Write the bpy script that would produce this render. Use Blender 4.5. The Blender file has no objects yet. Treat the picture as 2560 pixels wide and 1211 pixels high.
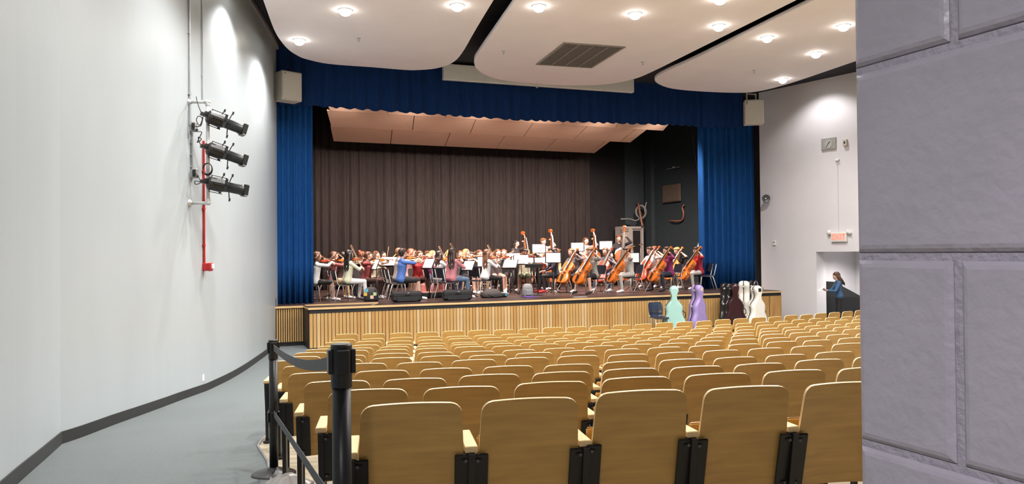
import bpy, math, random
import numpy as np
from mathutils import Vector, Matrix
random.seed(7)
R = math.radians
# ------------------------------------------------------------------ camera, world, exposure
F = 1900.0; ROLL = .0097; TH = math.atan(24.5 / F); EYE = 2.29
scene = bpy.context.scene
col = scene.collection
cam = bpy.data.cameras.new('camera'); camo = bpy.data.objects.new('camera', cam); col.objects.link(camo)
cam.sensor_width = 36; cam.lens = F / 2560 * 36; cam.clip_start = .05; cam.clip_end = 200
_uw = Vector((0, -math.sin(TH), math.cos(TH))); _rw = Vector((1, 0, 0)); _fw = Vector((0, math.cos(TH), math.sin(TH)))
_cx = _rw * math.cos(ROLL) - _uw * math.sin(ROLL); _cy = _rw * math.sin(ROLL) + _uw * math.cos(ROLL); _cz = -_fw
camo.matrix_world = Matrix(((_cx.x, _cy.x, _cz.x, 0), (_cx.y, _cy.y, _cz.y, 0), (_cx.z, _cy.z, _cz.z, EYE), (0, 0, 0, 1)))
scene.camera = camo
world = bpy.data.worlds.new('world'); scene.world = world; world.use_nodes = True
world.node_tree.nodes['Background'].inputs[0].default_value = (.86, .84, .92, 1)
world.node_tree.nodes['Background'].inputs[1].default_value = .06
scene.view_settings.view_transform = 'Standard'; scene.view_settings.look = 'None'
scene.view_settings.exposure = 0.7; scene.view_settings.gamma = 1; scene.view_settings.use_curve_mapping = False
scene.cycles.max_bounces = 4; scene.cycles.diffuse_bounces = 3; scene.cycles.glossy_bounces = 2; scene.cycles.transmission_bounces = 2
scene.cycles.caustics_reflective = False; scene.cycles.caustics_refractive = False
HOUSE_W, STAGE_W, WASH_W = 400, 1450, 210

# ------------------------------------------------------------------ geometry of the hall (metres; eye at x=0, y=0)
def ray(px, py):
    u = (px - 1280) / F; v = (605.5 - py) / F; c, s = math.cos(ROLL), math.sin(ROLL)
    a = u * c + v * s; b = -u * s + v * c
    return Vector((a, math.cos(TH) - b * math.sin(TH), math.sin(TH) + b * math.cos(TH)))
def atY(px, py, Y): r = ray(px, py); return r * (Y / r.y) + Vector((0, 0, EYE))
def atZ(px, py, Z): r = ray(px, py); return r * ((Z - EYE) / r.z) + Vector((0, 0, EYE))
CX, CY = -7.07, 41.9                     # centre of the seat arcs
PITCH, ROWP = .49, .928
ROWR = [39.4 - ROWP * i for i in range(13)]
ROWF = [.875, .77, .67, .58, .505, .425, .345, .275, .195, .12, .065, .01, .0]
ROW0 = [13.66, 12.95, 12.2, 11.45, 10.8, 10.0, 9.7, 9.41, 9.18, 9.02, 8.77, 8.55, 8.25]
def floor_r(Rr):
    return float(np.interp(Rr, ROWR[::-1] + [40.3], ROWF[::-1] + [.95]))
def floorz(x, y): return floor_r(math.hypot(x - CX, y - CY))
def polar(Rr, ang): return (CX + Rr * math.sin(ang), CY - Rr * math.cos(ang))
DECK = .99
L0 = Vector((-4.88, 18.235)); RV = Vector((.9253, .3793)); AV = Vector((-.3793, .9253)); STA = math.atan2(.3793, .9253)
def S(s, t, z=0.0):
    p = L0 + RV * s + AV * t
    return Vector((p.x, p.y, z))
def st_px(px, t):                        # the s at which depth line t crosses picture column px near eye level
    k = ray(px, 640); k = k.x / k.y
    b = L0 + AV * t
    return (k * b.y - b.x) / (RV.x - k * RV.y)
def plane_st(px, py, t):                 # point of the vertical stage plane t seen at px, py
    r = ray(px, py); b = L0 + AV * t
    n = AV; d = (b.x * n.x + b.y * n.y) / (r.x * n.x + r.y * n.y)
    return r * d + Vector((0, 0, EYE))

# ------------------------------------------------------------------ materials
MATS = {}
def mat(name, rgb, rough=.5, metal=0., var=0., vscale=6., bump=0., bscale=60., stretch=None, emit=0., spec=.5, coat=0., sheen=0., rgb2=None, alpha_t=0.):
    if name in MATS: return MATS[name]
    m = bpy.data.materials.new(name); m.use_nodes = True; nt = m.node_tree; bs = nt.nodes['Principled BSDF']
    rgb = tuple(rgb) + (1,)
    bs.inputs['Base Color'].default_value = rgb; bs.inputs['Roughness'].default_value = rough; bs.inputs['Metallic'].default_value = metal
    bs.inputs['Specular IOR Level'].default_value = spec
    if coat: bs.inputs['Coat Weight'].default_value = coat; bs.inputs['Coat Roughness'].default_value = .15
    if sheen: bs.inputs['Sheen Weight'].default_value = sheen
    if alpha_t: bs.inputs['Transmission Weight'].default_value = alpha_t
    tc = nt.nodes.new('ShaderNodeTexCoord')
    src = tc.outputs['Object']
    if stretch:
        mp = nt.nodes.new('ShaderNodeMapping'); mp.inputs['Scale'].default_value = stretch
        nt.links.new(src, mp.inputs['Vector']); src = mp.outputs['Vector']
    nz = nt.nodes.new('ShaderNodeTexNoise'); nz.inputs['Scale'].default_value = vscale; nz.inputs['Detail'].default_value = 2
    nt.links.new(src, nz.inputs['Vector'])
    rp = nt.nodes.new('ShaderNodeValToRGB')
    b2 = tuple(rgb2) + (1,) if rgb2 else tuple(min(1, c * (1 + var)) for c in rgb[:3]) + (1,)
    a2 = rgb if rgb2 else tuple(c * (1 - var) for c in rgb[:3]) + (1,)
    rp.color_ramp.elements[0].position = .3; rp.color_ramp.elements[1].position = .7
    rp.color_ramp.elements[0].color = a2; rp.color_ramp.elements[1].color = b2
    nt.links.new(nz.outputs['Fac'], rp.inputs['Fac']); nt.links.new(rp.outputs['Color'], bs.inputs['Base Color'])
    if bump:
        n2 = nt.nodes.new('ShaderNodeTexNoise'); n2.inputs['Scale'].default_value = bscale; n2.inputs['Detail'].default_value = 2
        nt.links.new(src, n2.inputs['Vector'])
        bp = nt.nodes.new('ShaderNodeBump'); bp.inputs['Strength'].default_value = bump; bp.inputs['Distance'].default_value = .01
        nt.links.new(n2.outputs['Fac'], bp.inputs['Height']); nt.links.new(bp.outputs['Normal'], bs.inputs['Normal'])
    if emit:
        bs.inputs['Emission Color'].default_value = rgb; bs.inputs['Emission Strength'].default_value = emit
    MATS[name] = m
    return m
M = dict(
    wall=mat('wall paint', (.405, .45, .48), .36, var=.03, vscale=1.2, bump=.12, bscale=40, stretch=(1, 1, .35)),
    wall_r=mat('wall paint right', (.74, .715, .745), .6, var=.02, vscale=1.5, bump=.05, bscale=50),
    base=mat('black vinyl base', (.018, .018, .02), .45, var=.15, vscale=3),
    cmu=mat('grey block paint', (.335, .315, .37), .42, var=.05, vscale=9, bump=.22, bscale=70),
    mortar=mat('grey mortar paint', (.31, .29, .345), .5, var=.05, vscale=9, bump=.4, bscale=120),
    carpet=mat('grey carpet', (.165, .186, .192), .95, var=.16, vscale=160, bump=.5, bscale=300, spec=.1),
    concrete=mat('tan floor', (.42, .36, .26), .6, var=.1, vscale=5, bump=.1, bscale=30),
    dark=mat('dark ceiling paint', (.02, .02, .026), .9, var=.2),
    soffit=mat('grey soffit paint', (.30, .28, .28), .8, var=.05),
    cloud=mat('cloud plaster', (.79, .725, .73), .75, var=.02, vscale=1.5),
    deck=mat('stage deck paint', (.050, .030, .027), .38, var=.25, vscale=2.5, bump=.05, bscale=25),
    slat=mat('oak slat', (.49, .29, .105), .45, var=.22, vscale=2.2, stretch=(9, 9, .6)),
    slat2=mat('oak slat pale', (.56, .37, .18), .45, var=.18, vscale=2.2, stretch=(9, 9, .6)),
    slat3=mat('oak slat amber', (.44, .235, .075), .45, var=.22, vscale=2.2, stretch=(9, 9, .6)),
    lip=mat('oak nosing', (.60, .40, .20), .4, var=.12, vscale=2, stretch=(1, 1, 8)),
    black=mat('black paint', (.012, .012, .014), .5, var=.2),
    gloss=mat('black gloss', (.008, .008, .010), .18, var=.1),
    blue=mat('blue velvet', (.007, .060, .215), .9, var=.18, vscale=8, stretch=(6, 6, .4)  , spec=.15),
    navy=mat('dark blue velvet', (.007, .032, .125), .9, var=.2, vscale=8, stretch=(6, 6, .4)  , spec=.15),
    drape=mat('black drape', (.0245, .021, .0205), .95, var=.2, vscale=6, stretch=(6, 6, .4), spec=.1),
    tan=mat('tan panel', (.88, .66, .50), .6, var=.03, vscale=2),
    ply=mat('seat plywood back', (.53, .322, .098), .33, var=.12, vscale=3.2, bump=.03, bscale=60, stretch=(1, 1, 9)),
    edge=mat('seat plywood edge', (.80, .58, .31), .4, var=.08, vscale=30),
    arm=mat('armrest wood', (.86, .64, .34), .28, var=.1, vscale=5, stretch=(8, 1, 8)),
    steel=mat('black steel', (.016, .016, .018), .42, metal=.3, var=.2),
    chrome=mat('chrome', (.74, .73, .72), .32, metal=.55, var=.05),
    galv=mat('white painted pipe', (.50, .51, .51), .4, var=.05),
    cond=mat('galvanised conduit', (.50, .52, .54), .35, metal=.6, var=.08),
    red=mat('red paint', (.45, .012, .015), .4, var=.1),
    lens=mat('clear lens', (.8, .85, .85), .1, var=.02),
    cream=mat('cream speaker', (.60, .56, .48), .5, var=.03),
    white=mat('white plastic', (.80, .79, .76), .5, var=.03),
    paper=mat('white paper', (.86, .85, .83), .8, var=.02),
    print=mat('printed ink', (.20, .19, .19), .8, var=.05),
    grey=mat('grey sheet metal', (.34, .33, .31), .5, var=.06),
    sheetd=mat('grille metal', (.30, .27, .25), .5, metal=.3, var=.1),
    brownplate=mat('brown plate', (.105, .085, .065), .6, var=.1),
    copper=mat('copper conduit', (.24, .11, .07), .45, var=.15),
    cable=mat('grey cable', (.22, .22, .22), .5, var=.1),
    plastic=mat('navy plastic', (.014, .017, .030), .4, var=.1),
    plasticb=mat('black plastic', (.020, .020, .022), .42, var=.1),
    lamp=mat('lit lamp', (1, .95, .85), .5, emit=16),
    exitlit=mat('exit letters', (1.0, .12, .08), .5, emit=1.2),
    hornmetal=mat('horn grey', (.10, .10, .11), .4, metal=.4),
    belt=mat('stanchion belt', (.10, .103, .11), .7, var=.15, vscale=60),
    stanchion=mat('stanchion black', (.012, .013, .015), .38, var=.2, vscale=30),
    basegrey=mat('stanchion foot cover', (.36, .34, .33), .35, metal=.3, var=.1),
    brass=mat('cymbal bronze', (.22, .17, .09), .3, metal=.9, var=.1),
    ebony=mat('ebony', (.02, .015, .013), .3),
    string=mat('string metal', (.6, .58, .55), .3, metal=.8),
)
def flat(name, rgb, rough=.6, var=.08): return mat(name, rgb, rough, var=var, vscale=14)

# ------------------------------------------------------------------ mesh builder
class MB:
    def __init__(self): self.v = []; self.f = []; self.m = []; self.cur = 0
    def add(self, vs, fs):
        o = len(self.v); self.v += [tuple(p) for p in vs]; self.f += [tuple(o + i for i in f) for f in fs]; self.m += [self.cur] * len(fs); return self
    def box(self, c, s, M4=None):
        x, y, z = c; a, b, d = s[0] / 2, s[1] / 2, s[2] / 2
        vs = [Vector((x + i * a, y + j * b, z + k * d)) for k in (-1, 1) for j in (-1, 1) for i in (-1, 1)]
        if M4: vs = [M4 @ p for p in vs]
        return self.add(vs, [(0, 2, 3, 1), (4, 5, 7, 6), (0, 1, 5, 4), (2, 6, 7, 3), (0, 4, 6, 2), (1, 3, 7, 5)])
    def bbox(self, c, s, b=.01, M4=None):       # box with chamfered edges
        x, y, z = c; hx, hy, hz = s[0] / 2, s[1] / 2, s[2] / 2; b = min(b, hx * .9, hy * .9, hz * .9)
        rings = []
        for zz, ins in ((-hz, b), (-hz + b, 0), (hz - b, 0), (hz, b)):
            X, Y = hx - ins, hy - ins; c2 = b * .7
            rings.append([(X, -Y + c2, zz), (X, Y - c2, zz), (X - c2, Y, zz), (-X + c2, Y, zz), (-X, Y - c2, zz), (-X, -Y + c2, zz), (-X + c2, -Y, zz), (X - c2, -Y, zz)])
        vs = [Vector((x + p[0], y + p[1], z + p[2])) for r in rings for p in r]
        if M4: vs = [M4 @ p for p in vs]
        fs = [tuple(range(7, -1, -1)), tuple(range(24, 32))]
        for k in range(3):
            for i in range(8): fs.append((k * 8 + i, k * 8 + (i + 1) % 8, k * 8 + 8 + (i + 1) % 8, k * 8 + 8 + i))
        return self.add(vs, fs)
    def loft(self, rings, closed=True, cap=True):
        n = len(rings[0]); vs = [p for r in rings for p in r]; fs = []
        for k in range(len(rings) - 1):
            for i in range(n if closed else n - 1):
                fs.append((k * n + i, k * n + (i + 1) % n, (k + 1) * n + (i + 1) % n, (k + 1) * n + i))
        if cap: fs += [tuple(range(n - 1, -1, -1)), tuple(range((len(rings) - 1) * n, len(rings) * n))]
        return self.add(vs, fs)
    def tube(self, pts, r, n=8, cap=True):
        pts = [Vector(p) for p in pts]; rr = r if isinstance(r, (list, tuple)) else [r] * len(pts); rings = []; up = None
        for i, p in enumerate(pts):
            d = (pts[min(i + 1, len(pts) - 1)] - pts[max(i - 1, 0)]).normalized()
            if up is None: up = Vector((0, 0, 1)) if abs(d.z) < .9 else Vector((1, 0, 0))
            a = d.cross(up).normalized(); b = a.cross(d).normalized(); up = b
            rings.append([p + (a * math.cos(2 * math.pi * k / n) + b * math.sin(2 * math.pi * k / n)) * rr[i] for k in range(n)])
        return self.loft(rings, cap=cap)
    def lathe(self, prof, n=20, c=(0, 0, 0), M4=None):
        rings = [[Vector((c[0] + r * math.cos(2 * math.pi * k / n), c[1] + r * math.sin(2 * math.pi * k / n), c[2] + z)) for k in range(n)] for r, z in prof]
        if M4: rings = [[M4 @ p for p in r] for r in rings]
        return self.loft(rings)
    def prism(self, pts, z0, z1):
        return self.loft([[(x, y, z0) for x, y in pts], [(x, y, z1) for x, y in pts]])
    def capsule(self, a, b, ra, rb=None, n=10):
        rb = ra if rb is None else rb; a = Vector(a); b = Vector(b); d = b - a
        d = d.normalized() if d.length > 1e-6 else Vector((0, 0, 1))
        pts = []; rr = []
        for k in (88, 60, 30): pts.append(a - d * ra * math.sin(R(k))); rr.append(ra * math.cos(R(k)))
        pts += [a, b]; rr += [ra, rb]
        for k in (30, 60, 88): pts.append(b + d * rb * math.sin(R(k))); rr.append(rb * math.cos(R(k)))
        up = Vector((0, 0, 1)) if abs(d.z) < .9 else Vector((1, 0, 0)); u = d.cross(up).normalized(); w = u.cross(d)
        return self.loft([[p + (u * math.cos(2 * math.pi * k / n) + w * math.sin(2 * math.pi * k / n)) * q for k in range(n)] for p, q in zip(pts, rr)])
    def mesh(self, name, mats, smooth=False):
        me = bpy.data.meshes.new(name); me.from_pydata(self.v, [], self.f)
        for m in (mats if isinstance(mats, (list, tuple)) else [mats]): me.materials.append(m)
        if any(self.m): me.polygons.foreach_set('material_index', self.m)
        if smooth: me.polygons.foreach_set('use_smooth', [True] * len(me.polygons))
        me.validate(); me.update()
        return me
    def build(self, name, mats, parent=None, smooth=False, M4=None, fix=True):
        me = self.mesh(name, mats, smooth)
        if fix: recalc(me)
        return place(name, me, parent, M4)
def recalc(me):
    import bmesh
    bm = bmesh.new(); bm.from_mesh(me); bmesh.ops.recalc_face_normals(bm, faces=bm.faces); bm.to_mesh(me); bm.free()
def place(name, me, parent=None, M4=None):
    o = bpy.data.objects.new(name, me); col.objects.link(o)
    if parent: o.parent = parent
    if M4 is not None: o.matrix_basis = M4
    return o
def empty(name, M4=None, loc=None, rz=0):
    o = bpy.data.objects.new(name, None); col.objects.link(o); o.empty_display_size = .1
    if M4 is not None: o.matrix_basis = M4
    elif loc is not None: o.location = loc; o.rotation_euler = (0, 0, rz)
    return o
def tag(o, label=None, cat=None, group=None, kind=None):
    if label: o['label'] = label
    if cat: o['category'] = cat
    if group: o['group'] = group
    if kind: o['kind'] = kind
    return o
def structure(o, label=None, cat=None):
    o['kind'] = 'structure'
    if label: o['label'] = label
    if cat: o['category'] = cat
    return o
def copy_tree(o, parent=None):
    c = o.copy(); col.objects.link(c); c.parent = parent
    for ch in list(o.children): copy_tree(ch, c)
    return c
def frame(o, x, y, z=None):                # 4x4 from an origin and axes
    z = z or Vector(x).cross(Vector(y)); x, y, z = Vector(x), Vector(y), Vector(z)
    return Matrix(((x.x, y.x, z.x, o[0]), (x.y, y.y, z.y, o[1]), (x.z, y.z, z.z, o[2]), (0, 0, 0, 1)))
def TRZ(x, y, z, rz=0., sc=1.): return Matrix.Translation((x, y, z)) @ Matrix.Rotation(rz, 4, 'Z') @ Matrix.Scale(sc, 4)
ORD = 'first second third fourth fifth sixth seventh eighth ninth tenth eleventh twelfth thirteenth fourteenth fifteenth sixteenth seventeenth eighteenth nineteenth twentieth'.split() + ['twenty-' + w for w in 'first second third fourth fifth sixth seventh eighth ninth'.split()] + ['thirtieth']

# ------------------------------------------------------------------ floor, walls, ceiling
def arc_left(i_r):                       # angle of the aisle edge of the seating at radius Rr
    u = float(np.interp(i_r, ROWR[::-1], ROW0[::-1]))
    return (u - .66) * PITCH / i_r
def polar_sheet(a0f, a1f, r0, r1, nr, na, dz=0.):
    vs = []; fs = []
    for i in range(nr + 1):
        Rr = r0 + (r1 - r0) * i / nr
        for j in range(na + 1):
            a = a0f(Rr) + (a1f(Rr) - a0f(Rr)) * j / na; x, y = polar(Rr, a); vs.append((x, y, floor_r(Rr) + dz))
    for i in range(nr):
        for j in range(na):
            k = i * (na + 1) + j; fs.append((k, k + 1, k + na + 2, k + na + 1))
    return vs, fs
b = MB(); b.add(*polar_sheet(lambda r: arc_left(r), lambda r: .62, 27.75, 46.5, 60, 24))
o = b.build('floor', M['concrete'], smooth=True); structure(o, 'sloped tan floor under the rows of seats', 'floor')
b = MB(); b.add(*polar_sheet(lambda r: -.03, lambda r: arc_left(r), 27.75, 46.5, 60, 8))
b.add(*polar_sheet(lambda r: -.06, lambda r: .72, 14.5, 27.75, 4, 24))
o = b.build('floor_aisle', M['carpet'], smooth=True); structure(o, 'grey carpet of the side aisle along the white wall', 'carpet')
# metal edging between carpet and seat floor
b = MB(); b.tube([(*polar(r, arc_left(r)), floor_r(r) + .006) for r in np.linspace(28, 39.6, 40)], .012, 6)
structure(b.build('trim_1', M['basegrey']), 'metal edging strip between aisle carpet and seating floor', 'trim')

CEIL = 7.6
def cr(pts, sub):                         # smooth curve through plan points
    out = []
    for i in range(len(pts) - 1):
        p0, p1, p2, p3 = [np.array(pts[max(0, min(len(pts) - 1, i + k))]) for k in (-1, 0, 1, 2)]
        for k in range(sub):
            t = k / sub
            out.append(tuple(.5 * (2 * p1 + (p2 - p0) * t + (2 * p0 - 5 * p1 + 4 * p2 - p3) * t * t + (3 * p1 - p0 - 3 * p2 + p3) * t ** 3)))
    return out + [tuple(pts[-1])]
wl_a = [(-1.55, .8), (-2.3, 2.45), (-3.05, 4.1), (-3.82, 5.85), (-4.27, 6.95), (-4.6, 7.74)]
wl_b = cr([(-4.6, 7.74), (-4.66, 8.29), (-4.80, 9.31), (-5.02, 11.02), (-5.12, 12.4), (-5.20, 14.0), (-5.30, 15.06), (-5.46, 16.28), (-5.64, 17.54), (-5.80, 18.5), (-5.93, 19.2)], 4)
wl = wl_a[:-1] + wl_b
wb = wl_b[-1]
def wall_band(path, z0f, z1f, thick, normal_sign=1):
    b = MB(); P = [Vector((p[0], p[1])) for p in path]; rings = []
    for i, p in enumerate(P):
        d = (P[min(i + 1, len(P) - 1)] - P[max(i - 1, 0)]).normalized(); n = Vector((-d.y, d.x)) * normal_sign
        q = p + n * thick
        rings.append([(p.x, p.y, z0f(p)), (p.x, p.y, z1f(p)), (q.x, q.y, z1f(p)), (q.x, q.y, z0f(p))])
    b.loft(rings); return b
o = wall_band(wl, lambda p: floorz(p.x, p.y) - .2, lambda p: CEIL, .25).build('wall_left', M['wall'], smooth=False)
me = o.data
structure(o, 'tall curved white wall along the side aisle', 'wall')
bbp = []
for p in wl: bbp.append(p)
o = wall_band(bbp, lambda p: floorz(p.x, p.y) - .02, lambda p: floorz(p.x, p.y) + .125, .012, -1).build('baseboard_left', M['base'])
structure(o, 'black vinyl baseboard along the white aisle wall', 'baseboard')
o = wall_band(wl, lambda p: CEIL - .12, lambda p: CEIL - .03, .06, -1).build('trim_2', M['soffit'])
structure(o, 'grey trim where the white wall meets the ceiling', 'trim')

# right wall with its doorway
W0 = S(15.12, 1.85); WD = Vector((.562, -.827, 0)); WN = Vector((.827, .562, 0))
def wall_t(px):
    k = ray(px, 640); k = k.x / k.y
    return (k * W0.y - W0.x) / (WD.x - k * WD.y)
def wpt(px, py, off=0.):                  # point on the right wall seen at px, py
    t = wall_t(px); p = W0 + WD * t; Z = atY(px, py, p.y).z
    t = wall_t(px + (0)); q = p - WN * off
    return Vector((q.x, q.y, Z))
WM = frame(W0, WD, WN, Vector((0, 0, 1)))  # local x along wall, y into wall, z up
d0 = wall_t(2040.5); d1 = d0 + 1.9; DH = wpt(2041, 630).z
b = MB()
for x0, x1, z0, z1 in ((0, d0, -.1, CEIL), (d0, d1, DH, CEIL), (d1, 19, -.1, CEIL)):
    b.box(((x0 + x1) / 2, .25, (z0 + z1) / 2), (x1 - x0, .5, z1 - z0), None)
o = b.build('wall_right', M['wall_r'], M4=WM, fix=False); structure(o, 'grey-white side wall with clock and doorway beside the stage', 'wall')
b = MB(); xm = (d0 - .5 + 6.4) / 2; xl = 6.4 - d0 + .5; b.box((xm, 2.9, 1.2), (xl, .1, 2.9)); b.box((d0 - .5, 1.7, 1.2), (.1, 2.4, 2.9)); b.box((6.4, 1.7, 1.2), (.1, 2.4, 2.9)); b.box((xm, 1.7, 2.55), (xl, 2.5, .1))
o = b.build('wall_vestibule', M['wall_r'], M4=WM, fix=False); structure(o, 'dim grey wall of the vestibule behind the doorway', 'wall')
b = MB(); b.box((xm, 1.45, -.03), (xl, 3.0, .06))
o = b.build('floor_vestibule', M['carpet'], M4=WM, fix=False); structure(o, 'carpeted floor of the vestibule', 'floor')

# dark ceiling above the clouds
b = MB(); b.prism([(-7.5, -2.5), (24, -2.5), (24, 22), (9.6, 26.9), (-6.6, 20.4), (-7.5, 19)], CEIL, CEIL + .1)
structure(b.build('ceiling', M['dark']), 'dark ceiling above the hanging white panels', 'ceiling')

# grey block pier beside the camera: every block is a piece
E0 = Vector((.379, .838, 0)); ED = Vector((.386, -.924, 0)).normalized(); EN = Vector((ED.y, -ED.x, 0)) * -1
if EN.x < 0: EN = -EN
PM = frame(E0, ED, EN, Vector((0, 0, 1)))
JZ = EYE - .0085                           # bed joint at eye level
b = MB(); b.box((1.2, .0965, 3.95), (2.4 - .006, .19, 7.3))
o = b.build('wall_block', M['mortar'], M4=PM, fix=False); structure(o, 'lilac-grey painted concrete block pier close to the camera', 'wall')
def block_mesh(w):
    h = .203; bl = MB(); g = .0045
    rings = []
    for yy, ins in ((.19, 0.), (.004, 0.), (.0012, .0035), (0., .0075)):
        i2 = ins + g
        x0, x1, z0, z1 = i2, w - i2, i2, h - i2
        rings.append([(x0, yy - .004, z0), (x1, yy - .004, z0), (x1, yy - .004, z1), (x0, yy - .004, z1)])
    bl.loft(rings); return bl.mesh('block', M['cmu'])
bm_c = {}
for k in range(-9, 26):
    z0 = JZ + k * .203
    par = k % 2
    xs = []
    x = 0.
    first = .121 if par else .3175          # upper/lower courses: a joint close to the corner
    xs.append((0, first)); x = first
    while x < 2.39: xs.append((x, min(.3937, 2.4 - x))); x += .3937
    for x0, w in xs:
        if w < .02: continue
        key = round(w, 3)
        if key not in bm_c: bm_c[key] = block_mesh(w); recalc(bm_c[key])
        place('block', bm_c[key], o, Matrix.Translation((x0, 0, z0)))

# ------------------------------------------------------------------ stage
SM = frame(S(0, 0), Vector((RV.x, RV.y, 0)), Vector((AV.x, AV.y, 0)), Vector((0, 0, 1)))   # local x = s, y = t
LIP = 14.29
b = MB()
b.prism([(0, .02), (LIP, .02), (LIP, 1.85), (15.8, 1.85), (15.8, 10.4), (-3, 10.4), (-3, .9), (0, .9)], DECK - .08, DECK)
o = b.build('stage_deck', M['deck'], M4=SM); structure(o, 'dark brown stage floor', 'stage floor')
b = MB(); b.box((LIP / 2, .002, DECK - .022), (LIP + .04, .085, .048))
b.box((-.35, .87, DECK - .022), (.75, .07, .048)); b.box((.92, .80, DECK + .012), (1.84, .07, .034)); b.box((0, .45, DECK - .022), (.06, .84, .048))
b.add([(1.80, .76, DECK + .01), (1.84, .80, DECK + .01), (1.54, .045, DECK + .01), (1.48, .045, DECK + .01), (1.80, .76, DECK), (1.84, .80, DECK), (1.54, .045, DECK), (1.48, .045, DECK)],
      [(0, 1, 2, 3), (4, 7, 6, 5), (0, 4, 5, 1), (1, 5, 6, 2), (2, 6, 7, 3), (3, 7, 4, 0)])
b.box((14.75, 1.80, DECK + .004), (1.55, .05, .05)); b.box((LIP, .92, DECK - .022), (.06, 1.8, .048))
o = b.build('trim_3', M['lip'], M4=SM, fix=False); structure(o, 'light oak nosing along the front edge of the stage', 'trim')
b = MB(); b.box((LIP / 2, .05, .50), (LIP - .02, .04, 1.0)); b.box((LIP / 2, .015, .905), (LIP, .05, .10))
b.box((-.35, .93, .50), (.74, .04, 1.0)); b.box((LIP + .0, .95, .5), (.04, 1.8, 1.0)); b.box((15.2, 1.88, .5), (1.9, .05, 1.0)); b.box((0, .48, .5), (.04, .86, 1.0)); b.box((-.72, .9, .6), (.08, .1, 1.2))
front = b.build('stage_front', M['black'], M4=SM, fix=False); structure(front, 'stage front clad in vertical oak slats', 'stage front')
sp = .0882; smats = [M['slat'], M['slat2'], M['slat3']]
def slatmesh(w, h, d, m):
    s_ = MB(); s_.bbox((0, 0, h / 2), (w, d, h), .004); me = s_.mesh('slat', m); recalc(me); return me
SLM = [slatmesh(.075, .835, .03, m) for m in smats]
n = int((LIP - .9) / sp)
for i in range(n):
    r_ = random.random(); k = 1 if i in (83, 84, 97, 108) else (0 if r_ < .62 else (1 if r_ < .80 else 2))
    place('slat', SLM[k], front, Matrix.Translation((.045 + i * sp, .012, .02)))
for x in (LIP - .9 + .24, LIP - .24):
    s_ = MB(); s_.bbox((0, 0, .4175), (.46, .03, .835), .004); s_.build('end_panel', M['slat3'], front, M4=Matrix.Translation((x, .012, .02)))
GS = slatmesh(.034, .84, .03, M['slat'])
for i in range(12): place('slat', GS, front, Matrix.Translation((-.655 + i * .0545, .885, .10)))
# side returns of the apron
for i in range(19): place('slat', SLM[i % 3], front, Matrix.Translation((LIP + .03, .06 + i * sp, .02)) @ Matrix.Rotation(R(90), 4, 'Z'))

# stage house: back and side walls, ceiling
b = MB(); b.box((6.4, 10.45, 4.7), (18.9, .1, 7.6)); structure(b.build('wall_stage_back', M['black'], M4=SM, fix=False), 'black back wall of the stage', 'wall')
dkw = mat('dark slate wall', (.024, .038, .046), .7, var=.1, bump=.2, bscale=14)
b = MB(); b.box((15.85, 6.2, 4.7), (.1, 8.6, 7.6)); b.box((15.72, 9.6, 4.7), (.2, .5, 7.6)); b.box((15.35, 10.3, 4.7), (1.1, .3, 7.6))
structure(b.build('wall_stage_right', dkw, M4=SM, fix=False), 'dark painted side wall of the stage', 'wall')
b = MB(); b.box((-3.05, 5.8, 4.7), (.1, 9.4, 7.6)); structure(b.build('wall_stage_left', M['black'], M4=SM, fix=False), 'black side wall of the stage behind the blue curtain', 'wall')
b = MB(); b.box((6.4, 6.2, 8.55), (18.9, 8.8, .1)); structure(b.build('ceiling_stage', M['black'], M4=SM, fix=False), 'black ceiling over the stage', 'ceiling')

def pleats(length, z0, z1, amp, wave, seed, bottom=None, top=None, nz=6, th=.02, irr=0.):
    rnd = random.Random(seed); b = MB(); xs = np.arange(0, length + .001, wave / 8); ph = 0; rows = []
    w = []; cur = 0
    for x in xs:
        cur += 2 * math.pi / 8 * rnd.uniform(.65 - irr, 1.35 + irr); w.append(cur)
    amps = [amp * rnd.uniform(.6 - irr * .6, 1.1) for _ in xs]
    vs = []; fs = []
    nx = len(xs)
    for k in range(nz + 1):
        f_ = k / nz
        for i, x in enumerate(xs):
            zb = bottom(x) if bottom else z0
            z = zb + ((top(x) if top else z1) - zb) * f_
            y = math.sin(w[i]) * amps[i] * (1.0 - .25 * f_) + math.sin(w[i] * 2.3) * amps[i] * .2
            vs.append((x, y, z + (0 if k else (.028 if bottom else .004) * math.sin(w[i] + .8))))
    for k in range(nz):
        for i in range(nx - 1):
            a = k * nx + i; fs.append((a, a + 1, a + nx + 1, a + nx))
    off = len(vs)
    vs += [(x, y + th, z) for x, y, z in vs]; fs += [tuple(off + i for i in f[::-1]) for f in list(fs)]
    for i in range(nx - 1): fs.append((i, off + i, off + i + 1, i + 1))
    for k in range(nz):
        a = k * nx; fs.append((a, a + nx, off + a + nx, off + a)); a += nx - 1; fs.append((a, off + a, off + a + nx, a + nx))
    b.add(vs, fs); return b
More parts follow.
